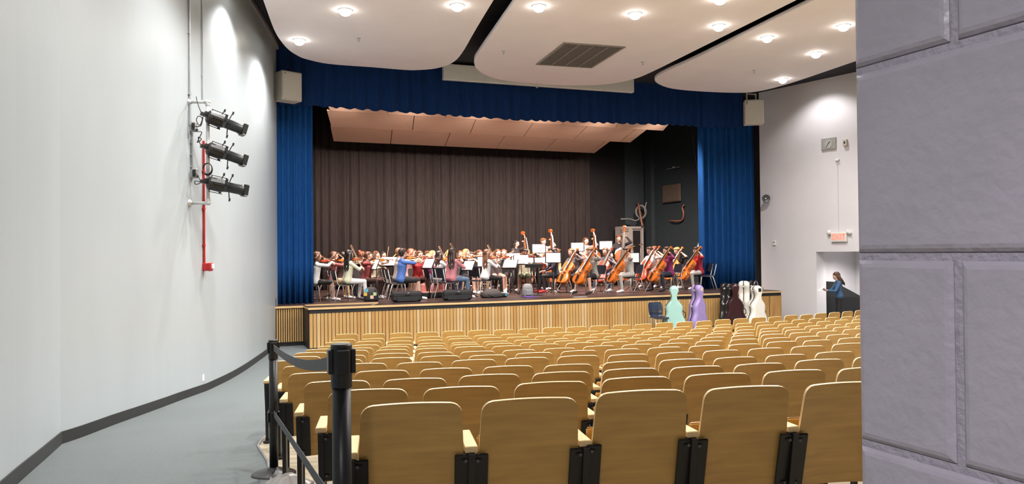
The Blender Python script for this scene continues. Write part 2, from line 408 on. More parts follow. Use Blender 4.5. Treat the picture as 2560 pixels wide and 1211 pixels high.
# blue legs, valance, black backdrop
o = pleats(1.02, DECK + .01, 7.2, .05, .15, 3).build('stage_curtain', M['blue'], M4=SM @ Matrix.Translation((-.68, 1.62, 0)), smooth=True)
tag(o, 'blue velvet stage curtain hanging beside the white aisle wall', 'curtain', 'blue stage curtains')
o = pleats(2.22, DECK + .01, 7.2, .085, .24, 5).build('stage_curtain', M['blue'], M4=SM @ Matrix.Translation((12.98, 2.3, 0)) @ Matrix.Rotation(R(-2), 4, 'Z'), smooth=True)
tag(o, 'wide blue velvet stage curtain behind the empty chair, beside the cellos', 'curtain', 'blue stage curtains')
VT0, VT1, VS0, VS1 = 1.40, 2.05, -.72, 14.62
vdir = Vector((VS1 - VS0, VT1 - VT0)); vlen = vdir.length
vpts = []
for px, py in ((690, 262), (808, 267), (954, 277), (1100, 287), (1295, 300), (1506, 307), (1701, 313), (1766, 318), (1858, 319)):
    # intersect with the valance plane
    n_ = RV * (-vdir.y / vlen) + AV * (vdir.x / vlen); b0 = L0 + RV * VS0 + AV * VT0; r_ = ray(px, py)
    d_ = (b0.x * n_.x + b0.y * n_.y) / (r_.x * n_.x + r_.y * n_.y); p_ = r_ * d_
    q = Vector((p_.x, p_.y)) - b0; along = q.x * (RV * vdir.x + AV * vdir.y).x / vlen + q.y * (RV * vdir.x + AV * vdir.y).y / vlen
    vpts.append((along, p_.z + EYE))
vx = [p[0] for p in vpts]; vz = [p[1] for p in vpts]
VM = SM @ Matrix.Translation((VS0, VT0, 0)) @ Matrix.Rotation(math.atan2(vdir.y, vdir.x), 4, 'Z')
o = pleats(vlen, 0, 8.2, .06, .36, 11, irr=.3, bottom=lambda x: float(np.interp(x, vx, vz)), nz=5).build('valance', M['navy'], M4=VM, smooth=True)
tag(o, 'long dark blue pleated valance across the top of the stage', 'valance')
o = pleats(14.6, DECK + .01, 8.3, .11, .34, 21, nz=5, irr=.4).build('backdrop_curtain', M['drape'], M4=SM @ Matrix.Translation((-2.2, 8.9, 0)), smooth=True)
tag(o, 'black pleated drape across the back of the stage', 'curtain')
# black masking leg just inside the blue curtain
o = pleats(.75, DECK + .01, 8.2, .05, .2, 33).build('masking_curtain', M['drape'], M4=SM @ Matrix.Translation((-.25, 3.2, 0)), smooth=True)
tag(o, 'narrow black masking drape just behind the blue curtain', 'curtain')

# tan acoustic ceiling over the players: three stepped tiers of panels
def tier(t0, z0, t1, z1, s0, s1, seams, label, sk=.4):
    root = empty('acoustic_ceiling_tier', SM)
    tag(root, label, 'acoustic ceiling', 'stepped acoustic ceiling tiers')
    ss = [s0] + [s for s in seams if s0 < s < s1] + [s1]
    for a_, c_ in zip(ss[:-1], ss[1:]):
        g = .012; b = MB()
        x0, x1 = a_ + g, c_ - g
        vs = [(x0, t0, z0), (x1, t0, z0), (x1 + sk, t1, z1), (x0 + sk, t1, z1)]; vs += [(x, y, z + .05) for x, y, z in vs]
        b.add(vs, [(3, 2, 1, 0), (4, 5, 6, 7), (0, 1, 5, 4), (1, 2, 6, 5), (2, 3, 7, 6), (3, 0, 4, 7)])
        b.build('panel', M['tan'], root)
    return root
def seam_s(px, t): return st_px(px, t)
tier(5.44, 6.27, 7.36, 6.10, 1.38, 11.40, [3.35, 5.32, 7.28, 9.25, 11.2], 'rearmost and lowest tier of tan acoustic panels above the players')
tier(3.68, 6.45, 5.42, 6.27, 1.00, 11.84, [3.62, 5.6, 7.56, 9.53, 11.4], 'middle tier of tan acoustic panels above the players')
tier(2.50, 6.62, 3.66, 6.45, .70, 12.10, [2.4, 4.2, 6.2, 8.2, 10.2], 'tan acoustic panel tier directly behind the blue valance')
b = MB(); b.tube([(0, 0, 0), (0, 0, -.24)], .012, 8); b.lathe([(.03, 0), (.03, .02)], 10)
p_ = plane_st(865, 283, 4.9)
o = b.build('hanging_tube', M['white'], M4=Matrix.Translation((p_.x, p_.y, p_.z)) ); tag(o, 'thin white tube hanging below the tan ceiling panels', 'tube')

# ------------------------------------------------------------------ ceiling clouds
CZ = EYE + 4.7
C1 = [(-2.27, 3.0), (-4.56, 13.98), (-4.93, 15.78), (-5.06, 16.7), (-5.10, 17.44), (-5.04, 17.97), (-4.92, 18.3), (-4.48, 18.78), (-3.49, 19.15), (-2.83, 19.42), (-2.45, 19.5), (-1.9, 19.34), (-1.45, 18.82), (-1.13, 17.87), (-.69, 15.87), (-.29, 14.11), (2.25, 3.0)]
C2 = [(2.85, 3.0), (.10, 14.12), (-.34, 16.02), (-.74, 17.77), (-.88, 18.51), (-.88, 19.32), (-.62, 20.21), (-.05, 20.87), (1.06, 21.35), (1.97, 21.5), (2.75, 21.36), (3.35, 20.81), (3.73, 19.94), (4.45, 17.54), (5.42, 14.28), (8.4, 3.0)]
C3 = [(9.1, 3.0), (5.74, 14.28), (4.60, 18.34), (4.10, 19.86), (3.95, 20.64), (4.12, 21.3), (4.7, 22.04), (5.74, 22.5), (6.9, 22.72), (7.4, 22.5), (7.75, 21.9), (8.06, 21.1), (8.61, 19.2), (14.0, 3.0)]
def dens(pts):
    core = cr(pts[1:-1], 4); return [pts[0]] + core + [pts[-1]]
for pts, lab in ((C1, 'rounded white ceiling panel nearest the curved aisle wall'), (C2, 'rounded white ceiling panel with the square air grille'), (C3, 'rounded white ceiling panel nearest the clock wall')):
    d_ = dens(pts); b = MB()
    cxm = sum(p[0] for p in d_) / len(d_); cym = sum(p[1] for p in d_) / len(d_)
    ins = [(x + (cxm - x) * .004, y + (cym - y) * .004) for x, y in d_]
    b.loft([[(x, y, CZ) for x, y in ins], [(x, y, CZ + .03) for x, y in d_], [(x, y, CZ + .07) for x, y in d_]])
    o = b.build('ceiling_cloud', M['cloud']); tag(o, lab, 'ceiling panel', 'white ceiling clouds')
# downlights
def downlight(x, y, z, label, power=HOUSE_W, group='recessed ceiling downlights', cone=150, real=True, aim=None, colr=(1, .96, .91), flush=False):
    root = empty('downlight', loc=(x, y, z)); tag(root, label, 'light', group)
    b = MB(); b.lathe([(.135, .0), (.14, -.008), (.115, -.012), (.108, -.004), (.108, .0)], 24); b.build('trim_ring', M['white'], root, smooth=True)
    b = MB(); b.lathe([(.106, -.002), (.098, -.022), (.06, -.035), (.001, -.038)] if flush else [(.112, -.002), (.112, -.03), (.10, -.07), (.07, -.10), (.03, -.115), (.001, -.118)], 24); b.build('bulb', M['lamp'], root, smooth=True)
    if CZ + .1 < z < CEIL - .05:
        b = MB(); b.tube([(0, 0, 0), (0, 0, CEIL - z)], .02, 8); b.build('stem', M['steel'], root)
    L = bpy.data.lights.new('downlight_lamp', 'SPOT'); L.energy = power; L.spot_size = R(cone); L.spot_blend = .6; L.shadow_soft_size = .1; L.color = colr
    lo = bpy.data.objects.new('downlight_lamp', L); col.objects.link(lo); lo.parent = root; lo.location = (0, 0, -.06 if flush else -.14)
    if aim: lo.rotation_euler = Vector(aim).to_track_quat('-Z', 'Y').to_euler()
    return root
for (px, py), lab in {(748, 100): 'lit downlight at the outer front corner of the aisle-side ceiling panel', (863, 25): 'lit downlight in the middle of the aisle-side ceiling panel',
    (1143, 13): 'lit downlight beside the dark gap on the aisle-side ceiling panel', (1347, 15): 'lit downlight beside the dark gap on the grille ceiling panel',
    (1588, 34): 'lit downlight in the middle of the grille ceiling panel', (1797, 64): 'lit downlight nearest the clock-side gap on the grille ceiling panel',
    (1800, -4): 'lit downlight cut by the picture top on the grille ceiling panel', (1918, 93): 'lit downlight nearest the gap on the clock-side ceiling panel',
    (2040, 133): 'lit downlight in the middle of the clock-side ceiling panel', (1957, 198): 'lit downlight at the front edge of the clock-side ceiling panel',
    (2109, 64): 'lit downlight next to the block pier on the clock-side ceiling panel'}.items():
    p_ = atZ(px, py, CZ); downlight(p_.x, p_.y, CZ, lab)
for x, y, lab in ((-3.2, 11.2, 'downlight of the second row near the aisle wall'), (-.7, 11.2, 'downlight of the second row near the middle gap'), (2.6, 11.0, 'downlight of the second row on the grille panel'), (5.2, 11.4, 'downlight of the second row by the clock-side gap'),
                  (8.6, 12.2, 'downlight of the second row on the clock-side panel'), (-1.6, 8.0, 'rear downlight near the aisle wall'), (3.6, 8.0, 'rear downlight on the grille panel'), (8.9, 9.0, 'rear downlight on the clock-side panel'), (.2, 4.6, 'added unseen hindmost downlight near the aisle wall'), (5.0, 4.8, 'added unseen hindmost downlight on the grille panel')):  # the hindmost pair is unseen, added to light the middle rows of seats
    downlight(x, y, CZ, lab)
downlight(-4.66, 13.75, 7.18, 'wall-washing downlight above the curved white wall', WASH_W, cone=120, aim=(-.10, .02, -1), colr=(1, .98, .95))
downlight(-4.1, 10.0, CEIL - .02, 'second wall-washing downlight above the curved white wall', WASH_W * .5, cone=120, aim=(-.1, 0, -1), colr=(1, .98, .95))
downlight(-3.45, 6.6, CEIL - .02, 'third wall-washing downlight above the white wall', WASH_W * .5, cone=120, aim=(-.1, 0, -1), colr=(1, .98, .95))
wl_p = W0 + WD * (wall_t(2022) + .75) - WN * 1.1
downlight(wl_p.x, wl_p.y, CEIL - .005, 'wall-washing downlight above the clock wall', WASH_W * .7, cone=120, aim=(WN.x * .2, WN.y * .2, -1), colr=(1, .97, .95), flush=True)
downlight(-.5, -.55, 3.6, 'added unseen fill downlight behind the camera', 118, cone=150, colr=(1, .95, .97))  # added fill lamp out of view, brightens the block pier
vp_ = W0 + WD * (d0 + 1.0) + WN * 1.4
downlight(vp_.x, vp_.y, 2.49, 'added unseen fill downlight in the vestibule behind the doorway', 170, cone=150)  # added unseen lamp that brightens the vestibule wall
# sprinklers and small access discs
for (px, py), lab in {(897, 95): 'small sprinkler head on the aisle-side ceiling panel', (1259, 128): 'small sprinkler head beside the dark gap on the grille panel', (1607, 155): 'small sprinkler head to the clock side of the air grille', (1885, 176): 'small sprinkler head on the clock-side ceiling panel'}.items():
    p_ = atZ(px, py, CZ); root = empty('sprinkler_head', loc=p_); tag(root, lab, 'sprinkler', 'ceiling sprinklers')
    b = MB(); b.lathe([(.045, 0), (.04, -.008)], 14); b.build('escutcheon', M['cond'], root)
    b = MB(); b.tube([(0, 0, 0), (0, 0, -.07)], .011, 8); b.lathe([(.028, -.075), (.028, -.07)], 12); b.build('spray_deflector', M['cond'], root)
for (px, py), lab in {(992, 82): 'flat cover disc in the middle of the aisle-side ceiling panel', (875, 142): 'flat cover disc at the front edge of the aisle-side ceiling panel', (1092, 133): 'flat cover disc near the dark gap on the aisle-side panel', (1408, 84): 'flat cover disc behind the air grille', (1248, 133): 'flat cover disc beside a sprinkler on the grille panel'}.items():
    p_ = atZ(px, py, CZ); b = MB(); b.lathe([(.07, 0), (.068, -.006), (.02, -.008)], 20)
    o = b.build('cover_disc', M['cloud'], M4=Matrix.Translation(p_)); tag(o, lab, 'cover plate', 'ceiling cover discs')
# return-air grille: four louvred fields
g = [Vector((.74, 18.97, CZ)), Vector((1.23, 17.03, CZ)), Vector((2.61, 17.48, CZ)), Vector((2.16, 19.36, CZ))]
gx = (g[2] - g[1]); gy = (g[0] - g[1])
GM = frame(g[1] - Vector((0, 0, .012)), gx.normalized(), gy.normalized(), Vector((0, 0, 1)))
gw, gh = gx.length, gy.length
root = empty('air_grille', GM); tag(root, 'square grey return-air grille in the middle ceiling panel', 'vent')
b = MB(); b.box((gw / 2, gh / 2, .006), (gw, gh, .008)); b.build('backing', mat('grille dark', (.16, .145, .14), .7), root, fix=False)
b = MB()
for yy in (0, gh): b.box((gw / 2, yy, 0), (gw + .06, .05, .024))
for k in range(5): b.box((gw * k / 4, gh / 2, 0), (.05 if k in (0, 4) else .03, gh, .024))
b.build('frame', M['sheetd'], root, fix=False)
lm = MB(); lm.box((0, 0, 0), (gw / 4 - .03, .022, .004), Matrix.Rotation(R(35), 4, 'X')); lm = lm.mesh('louvre', M['sheetd'])
for k in range(4):
    for j in range(28): place('louvre', lm, root, Matrix.Translation((gw * (k + .5) / 4, gh * (j + .5) / 28, -.002)))
# white roller-screen housing in front of the valance
a_, c_ = Vector((-1.84, 20.9, 0)), Vector((3.74, 22.9, 0)); d_ = (c_ - a_); HM = frame(a_ + Vector((0, 0, 7.075)), d_.normalized(), Vector((-d_.y, d_.x, 0)).normalized(), Vector((0, 0, 1)))
root = empty('screen_housing', HM); tag(root, 'long white projection screen housing in front of the blue valance', 'screen housing')
b = MB(); b.bbox((d_.length / 2, .09, .22), (d_.length, .16, .44), .01); b.build('case', M['white'], root)
b = MB(); b.box((d_.length / 2, .09, -.004), (d_.length - .2, .05, .012)); b.build('screen_slot', M['cream'], root)
b = MB(); b.box((d_.length * .47, .05, -.03), (.06, .03, .05)); b.build('pull_tab', M['cream'], root)

# ------------------------------------------------------------------ theatre seats
LEAN = R(13)
def seat_back_mesh():
    b = MB(); n = 7; wt, wb_, h, rad = .205, .226, .50, .048
    out = []
    out.append((-wb_, 0)); out.append((wb_, 0))
    for k in range(n): a = R(90) * k / (n - 1); out.append((wt - rad + rad * math.cos(a), h - rad + rad * math.sin(a)))
    for k in range(n): a = R(90) + R(90) * k / (n - 1); out.append((-wt + rad + rad * math.cos(a), h - rad + rad * math.sin(a)))
    def ring(y): return [(x, y + .018 * (1 - (x / .23) ** 2), z) for x, z in out]
    m = len(out); r0, r1 = ring(0), ring(.013)
    # fan strips so that the bowed faces stay smooth
    cols = 9
    def face(yo, flip):
        vs = []; fs = []; rows_ = [0, .1, .2, .3, .4, .452, .468, .48, .49, .4965, .5]
        for z in rows_:
            if z <= h - rad: w = wb_ + (wt - wb_) * z / (h - rad)
            else: w = wt - rad + math.sqrt(max(0, rad * rad - (z - h + rad) ** 2))
            for c in range(cols): x = -w + 2 * w * c / (cols - 1); vs.append((x, yo + .026 * (1 - (x / .23) ** 2), z))
        for r_ in range(len(rows_) - 1):
            for c in range(cols - 1):
                a = r_ * cols + c; q = (a, a + 1, a + cols + 1, a + cols); fs.append(q[::-1] if flip else q)
        return vs, fs, rows_
    v0, f0, rows_ = face(0, False); v1, f1, _ = face(.013, True)
    b.add(v0, f0); b.add(v1, f1); nr = len(rows_); off = len(v0)
    b.cur = 1
    loop = list(range(cols)) + [r_ * cols + cols - 1 for r_ in range(1, nr)] + [(nr - 1) * cols + c for c in range(cols - 2, -1, -1)] + [r_ * cols for r_ in range(nr - 2, 0, -1)]
    fs = []
    for i in range(len(loop)):
        a, c = loop[i], loop[(i + 1) % len(loop)]; fs.append((c, a, off + a, off + c))
    b.f += fs; b.m += [1] * len(fs)
    me = b.mesh('backrest', [M['ply'], M['edge']]); recalc(me)
    return me
BACKM = Matrix.Translation((0, .118, .313)) @ Matrix.Rotation(LEAN, 4, 'X')     # leans back (towards -y) with height
SB = seat_back_mesh()
_b = MB(); _b.bbox((0, 0, 0), (.066, .012, .27), .004); _b.lathe([(.007, 0), (.007, .004)], 8, M4=Matrix.Translation((0, -.007, .11)) @ Matrix.Rotation(R(90), 4, 'X')); _b.lathe([(.007, 0), (.007, .004)], 8, M4=Matrix.Translation((0, -.007, -.10)) @ Matrix.Rotation(R(90), 4, 'X'))
BRK = _b.mesh('bracket', M['steel']); recalc(BRK)
_b = MB(); _b.bbox((0, 0, 0), (.054, .30, .028), .003); ARMM = _b.mesh('armrest', M['arm']); recalc(ARMM)
_b = MB()
_b.loft([[(-.014, .10, 0), (.014, .10, 0), (.014, .18, 0), (-.014, .18, 0)], [(-.014, .08, .3), (.014, .08, .3), (.014, .17, .3), (-.014, .17, .3)], [(-.014, .03, .585), (.014, .03, .585), (.014, .20, .585), (-.014, .20, .585)]])
_b.bbox((0, .14, .008), (.07, .16, .016), .004)
_b.box((0, .30, .30), (.02, .03, .56)); _b.box((0, .25, .56), (.02, .12, .02)); _b.box((0, .22, .03), (.02, .18, .03))
STDM = _b.mesh('standard', M['steel']); recalc(STDM)
_b = MB(); _b.bbox((0, 0, .135), (.41, .018, .27), .008); PANM = _b.mesh('seat_pan', M['ply']); recalc(PANM)
STDX = PITCH / 2
BOLT = MB().lathe([(.008, 0), (.008, .004), (.004, .006)], 8, M4=Matrix.Rotation(R(90), 4, 'X')).mesh('bolt', M['hornmetal'])
def theatre_seat(mw, label, first, edge):
    root = empty('theater_seat', mw); tag(root, label, 'theater seat', 'theater seats')
    place('backrest', SB, root, BACKM)
    for sx in (-1, 1):
        br = place('bracket', BRK, root, BACKM @ Matrix.Translation((sx * .208, -.008, .145)))
        if edge:
            for z_ in (-.10, .11): place('bolt', BOLT, br, Matrix.Translation((sx * .012, -.0105, z_)))
    place('seat_pan', PANM, root, Matrix.Translation((0, .19, .36)) @ Matrix.Rotation(R(4), 4, 'X'))
    for sx in ((-1, 1) if first else (1,)):
        place('armrest', ARMM, root, Matrix.Translation((sx * STDX, .20, .60)))
        place('standard', STDM, root, Matrix.Translation((sx * STDX, 0, 0)))
    return root
for i in range(13):
    u = ROW0[i]; k = 0
    while True:
        a = u * PITCH / ROWR[i]; x, y = polar(ROWR[i], a); kpx = 1280 + F * x / y
        if kpx - .24 * F / y > 2165: break
        frm = 'back' if i < 7 else 'stage'
        rw = ('back row' if i == 0 else f'{ORD[i]} row from back') if i < 7 else ('front row' if i == 12 else f'{ORD[12 - i]} row from stage')
        lab = f'blond plywood theater seat, {ORD[k]} from the side aisle in the {rw}'
        dz = random.uniform(-.006, .006)
        theatre_seat(TRZ(x, y, floor_r(ROWR[i]) + dz, a), lab, k == 0, i <= 2)
        u += 1; k += 1

# ------------------------------------------------------------------ stanchions with belts
def stanchion(x, y, top, rz, label, r=.033):
    z0 = floorz(x, y); h = top - z0
    root = empty('stanchion', loc=(x, y, z0), rz=rz); tag(root, label, 'stanchion', 'belt stanchions by the aisle')
    b = MB(); b.lathe([(r, .03), (r, h - .14)], 24); b.build('post', M['stanchion'], root, smooth=True)
    b = MB(); b.lathe([(.17, 0), (.17, .012), (.15, .022), (.06, .04), (.04, .06), (r, .065)], 32); b.build('base', M['stanchion'], root, smooth=True)
    b = MB(); b.lathe([(r + .004, h - .15), (r + .004, h - .005), (r, h)], 24)
    for a in range(4):
        m4 = Matrix.Rotation(R(90) * a, 4, 'Z'); b.bbox((r + .006, 0, h - .06), (.016, .042, .085), .003, m4)
    b.build('head', M['stanchion'], root)
    b = MB(); b.lathe([(r + .003, .36 * h), (r + .003, .5 * h)], 24)
    for a in range(4): b.bbox((r + .006, 0, .43 * h), (.014, .04, .08), .003, Matrix.Rotation(R(90) * a, 4, 'Z'))
    b.build('lower_head', M['stanchion'], root)
    return Vector((x, y, 0)), z0, h
pA = atY(853, 860, 2.66); pB = atY(683, 850, 6.0)
A_, za, ha = stanchion(pA.x, pA.y, pA.z, math.atan2(pB.y - pA.y, pB.x - pA.x), 'black belt stanchion in front of the back row of seats')
B_, zb, hb = stanchion(pB.x, pB.y, pB.z, math.atan2(pB.y - pA.y, pB.x - pA.x), 'black belt stanchion further down the carpeted aisle edge')
def belt(fa, fb, sag, label, hgt=.05):
    d = (B_ - A_); d.z = 0; dn = d.normalized(); nrm = Vector((-dn.y, dn.x, 0)); b = MB(); rings = []
    for k in range(17):
        t = k / 16; p = A_ + d * t; p = p + dn * (.048 * (1 - 2 * t)); zc = (za + ha * fa) * (1 - t) + (zb + hb * fb) * t - sag * 4 * t * (1 - t)
        if fa > .8:
            zc = (za + ha * fa) * (1 - t) + (zb + hb * fb) * t - sag * math.sin(math.pi * t ** .8)
        rings.append([p + nrm * .0012 + Vector((0, 0, zc - hgt / 2)), p + nrm * .0012 + Vector((0, 0, zc + hgt / 2)), p - nrm * .0012 + Vector((0, 0, zc + hgt / 2)), p - nrm * .0012 + Vector((0, 0, zc - hgt / 2))])
    b.loft(rings); o = b.build('stanchion_belt', M['belt']); tag(o, label, 'belt', 'stanchion belts')
belt(.945, .945, .06, 'sagging upper grey belt between the two stanchions')
belt(.43, .46, .0, 'straight lower grey belt between the two stanchions', .05)
# crumpled dull cover at the stanchion foot
b = MB(); rings = []
for k in range(6):
    rr = .17 - .024 * k; rings.append([(pB.x + .22 + (rr * 1.1 + .015 * math.sin(3 * q)) * math.cos(2 * math.pi * q / 14), pB.y - .35 + (rr * .8 + .012 * math.sin(5 * q)) * math.sin(2 * math.pi * q / 14), floorz(pB.x + .22, pB.y - .35) + .004 + .014 * k) for q in range(14)])
b.loft(rings); o = b.build('base_plate', M['basegrey'], smooth=True); o.name = 'stanchion_cover'; tag(o, 'shiny grey disc lying at the foot of the far stanchion', 'cover')

# ------------------------------------------------------------------ lighting boom and conduits on the white wall
def wallx(Y): return float(np.interp(Y, [p[1] for p in wl], [p[0] for p in wl]))
BY = 12.0; WX = wallx(BY); PX = WX + .30
zt, zbm = atY(517, 255, BY).z, atY(517, 508, BY).z
root = empty('lighting_boom', loc=(WX, BY, zbm)); tag(root, 'white pipe boom bracketed to the curved wall carrying three spotlights', 'pipe boom')
H_ = zt - zbm
b = MB(); b.tube([(.30, 0, 0), (.30, 0, H_)], .028, 12); b.build('upright_pipe', M['galv'], root, smooth=True)
for z_ in (0, H_):
    b = MB(); b.tube([(0, 0, z_), (.30, 0, z_)], .024, 12); b.build('arm_pipe', M['galv'], root, smooth=True)
    b = MB(); b.lathe([(.065, 0), (.06, .014), (.034, .03), (.03, .05)], 16, M4=Matrix.Translation((.0, 0, z_)) @ Matrix.Rotation(R(90), 4, 'Y')); b.build('flange', M['cond'], root, smooth=True)
    b = MB(); b.capsule((.27, 0, z_), (.31, 0, z_), .036); b.capsule((.30, 0, z_), (.30, 0, z_ + (.05 if z_ == 0 else -.05)), .036); b.build('elbow', M['galv'], root, smooth=True)
FIX = mat('spotlight body', (.012, .013, .013), .38, var=.25, vscale=20)
def spotlight(py, tilt, label):
    z = atY(517, py, BY).z
    # local x: optical axis
    m4 = Matrix.Translation((PX + .02, BY - .08, z)) @ Matrix.Rotation(R(38), 4, 'Z') @ Matrix.Rotation(R(tilt), 4, 'Y') @ Matrix.Diagonal((.84, 1.05, 1.05, 1))
    root = empty('spotlight', m4); tag(root, label, 'spotlight', 'spotlights on the wall boom')
    b = MB(); b.lathe([(.07, 0), (.10, .03), (.105, .25), (.085, .33), (.075, .36)], 14, M4=Matrix.Rotation(R(90), 4, 'Y')); b.build('lamp_housing', FIX, root)
    b = MB(); b.lathe([(.078, .34), (.078, .62), (.085, .63), (.085, .68), (.07, .68)], 16, M4=Matrix.Rotation(R(90), 4, 'Y')); b.build('lens_barrel', FIX, root, smooth=True)
    b = MB(); b.lathe([(.070, .66), (.02, .675), (.001, .678)], 16, M4=Matrix.Rotation(R(90), 4, 'Y')); b.build('lens', M['hornmetal'], root, smooth=True)
    b = MB()
    for a in range(4): b.box((.71, 0, .085), (.08, .15, .006), Matrix.Rotation(R(90) * a, 4, 'X') @ Matrix.Translation((0, 0, 0)))
    b.build('colour_frame', FIX, root)
    b = MB(); b.box((.30, .125, 0), (.05, .012, .20)); b.box((.30, -.125, 0), (.05, .012, .20)); b.box((.2, .125, .0), (.24, .012, .03)); b.box((.2, -.125, 0), (.24, .012, .03)); b.box((.10, 0, .0), (.03, .25, .03)); b.build('yoke', FIX, root)
    for xx, zz in ((.40, .15), (.42, -.15), (.24, .14)):
        b = MB(); b.tube([(xx, 0, zz * .5), (xx + .02, 0, zz), (xx + .04, .0, zz * 1.25)], .010, 6); b.box((xx + .035, 0, zz * 1.25), (.03, .02, .045)); b.build('knob', FIX, root)
    b = MB(); b.tube([(.06, 0, .125), (.35, 0, .125)], .006, 6); b.tube([(.06, 0, -.125), (.3, 0, -.125)], .006, 6); b.box((.06, 0, .1), (.01, .03, .06)); b.box((.06, 0, -.1), (.01, .03, .06)); b.build('rail', FIX, root)
    b = MB(); b.box((-.05, 0, 0), (.14, .05, .05)); b.box((-.03, 0, .03), (.05, .07, .05)); b.build('clamp', FIX, root)
    return z
z1 = spotlight(292, 17, 'topmost black spotlight on the wall boom, aimed at the stage')
z2 = spotlight(372, 16, 'middle black spotlight on the wall boom, aimed at the stage')
z3 = spotlight(458, 10, 'lowest black spotlight on the wall boom, aimed nearly level')
b = MB(); b.lathe([(.02, 0), (.028, .01), (.02, .02)], 10); 
# cables of the spotlights
def cable(pts, r, label, m=M['black'], name='power_cable', cat='cable', grp='cables on the wall boom'):
    q = cr([tuple(p) for p in pts], 5); b = MB(); b.tube(q, r, 6); o = b.build(name, m, smooth=True); tag(o, label, cat, grp); return o
def bw(px, py, off=.02): return atY(px, py, BY) + Vector((0, 0, 0)) if off is None else Vector((atY(px, py, BY).x, BY - off, atY(px, py, BY).z))
cable([bw(497, 245, .1), bw(505, 268, .14), bw(513, 290, .12)], .007, 'thin black cable dropping from the top pipe arm')
cable([bw(480, 313), bw(500, 318, .05), bw(512, 300, .1), bw(504, 294, .12), bw(499, 305, .12), bw(508, 318, .1), bw(514, 295, .1)], .007, 'looped black cable at the topmost spotlight')
cable([bw(480, 321), bw(495, 330, .04), bw(508, 332, .06), bw(503, 345, .06), bw(497, 358, .06), bw(508, 350, .07), bw(500, 345, .07), bw(505, 363, .06), bw(514, 372, .08)], .007, 'knotted black cable above the red conduit')
cable([bw(481, 432), bw(492, 434, .04), bw(501, 445, .06), bw(505, 458, .06), bw(494, 462, .08), bw(493, 454, .08), bw(504, 456, .08), bw(516, 459, .1)], .007, 'looped black cable at the lowest spotlight')
b = MB()
for k in range(3):
    c_ = bw(527, 424 + k, .14); b.tube([c_ + Vector((.072 * math.cos(q) , .012 * k, (.085 + .006 * k) * math.sin(q))) for q in np.linspace(0, 2 * math.pi, 25)], .007, 6, cap=False)
o = b.build('cable_coil', M['black'], smooth=True); tag(o, 'coil of black cable hung between middle and lowest spotlights', 'cable', 'cables on the wall boom')
def conduit(px, y0, y1, r, off, label, m=M['cond'], name='conduit'):
    p0, p1 = atY(px, y0, BY), atY(px, y1, BY); b = MB(); x_ = p0.x
    b.tube([(x_, BY - off, p1.z), (x_, BY - off, p0.z)], r, 10)
    for f_ in (.2, .5, .8): zz = p1.z + (p0.z - p1.z) * f_; b.box((x_, BY - off + .005, zz), (r * 4, .012, .025))
    o = b.build(name, m, smooth=False); tag(o, label, 'conduit', 'conduits on the aisle wall'); return o
zc_top = atY(472, -30, BY).z
def wall_conduit(Y, z0, z1, r, label, m=M['cond']):
    x_ = wallx(Y) + r + .004; b = MB(); b.tube([(x_, Y, z0), (x_, Y, z1)], r, 10)
    for f_ in (.15, .45, .75): b.box((x_ - r * .4, Y, z0 + (z1 - z0) * f_), (r * 2.2, r * 4.2, .025))
    o = b.build('conduit', m); tag(o, label, 'conduit', 'conduits on the aisle wall'); return o
def wY(px):                               # y on the curved wall seen at column px
    best = min(np.linspace(4, 19, 3000), key=lambda Y: abs(1280 + F * wallx(Y) / Y - px)); return float(best)
ya, yb = wY(473), wY(506)
wall_conduit(ya, atY(473, 312, ya).z, CEIL, .017, 'thicker grey conduit rising to the ceiling beside the boom')
wall_conduit(wY(478), atY(478, 430, ya).z, atY(478, 330, ya).z, .014, 'short grey conduit between the two wall boxes')
wall_conduit(yb, atY(505, 250, yb).z, CEIL, .010, 'thin grey conduit rising to the ceiling above the boom')
wall_conduit(wY(507), atY(507, 660, yb).z, atY(507, 352, yb).z, .018, 'red conduit running down to the red alarm strobe', M['red'])
for px, py, lab in ((478, 318, 'grey junction box on the wall beside the topmost spotlight'), (480, 434, 'grey junction box on the wall beside the lowest spotlight')):
    Y = wY(px); z = atY(px, py, Y).z; root = empty('junction_box', loc=(wallx(Y), Y, z)); tag(root, lab, 'junction box', 'junction boxes on the aisle wall')
    b = MB(); b.bbox((.045, 0, 0), (.09, .10, .15), .008); b.build('body', M['grey'], root)
    b = MB(); b.box((.06, -.053, 0), (.05, .006, .11)); b.box((.1, -.02, -.05), (.04, .03, .03)); b.build('receptacle', M['black'], root)
Y = wY(508); z = atY(511, 668, Y).z; root = empty('alarm_strobe', loc=(wallx(Y), Y, z)); tag(root, 'red fire alarm strobe at the foot of the red conduit', 'fire alarm')
b = MB(); b.bbox((.05, 0, 0), (.10, .11, .13), .01); b.bbox((.115, 0, 0), (.05, .12, .14), .012); b.build('housing', M['red'], root)
b = MB(); b.bbox((.155, 0, .01), (.03, .06, .08), .008); b.build('strobe_lens', M['lens'], root)
Y = wY(506); z = atY(506, 945, Y).z
b = MB(); b.bbox((.004, 0, 0), (.008, .07, .11), .003); b.box((.009, 0, .02), (.003, .02, .02)); b.box((.009, 0, -.02), (.003, .02, .02)); o = b.build('wall_outlet', M['white'], M4=Matrix.Translation((wallx(Y), Y, z))); tag(o, 'small white outlet plate low on the aisle wall', 'outlet')

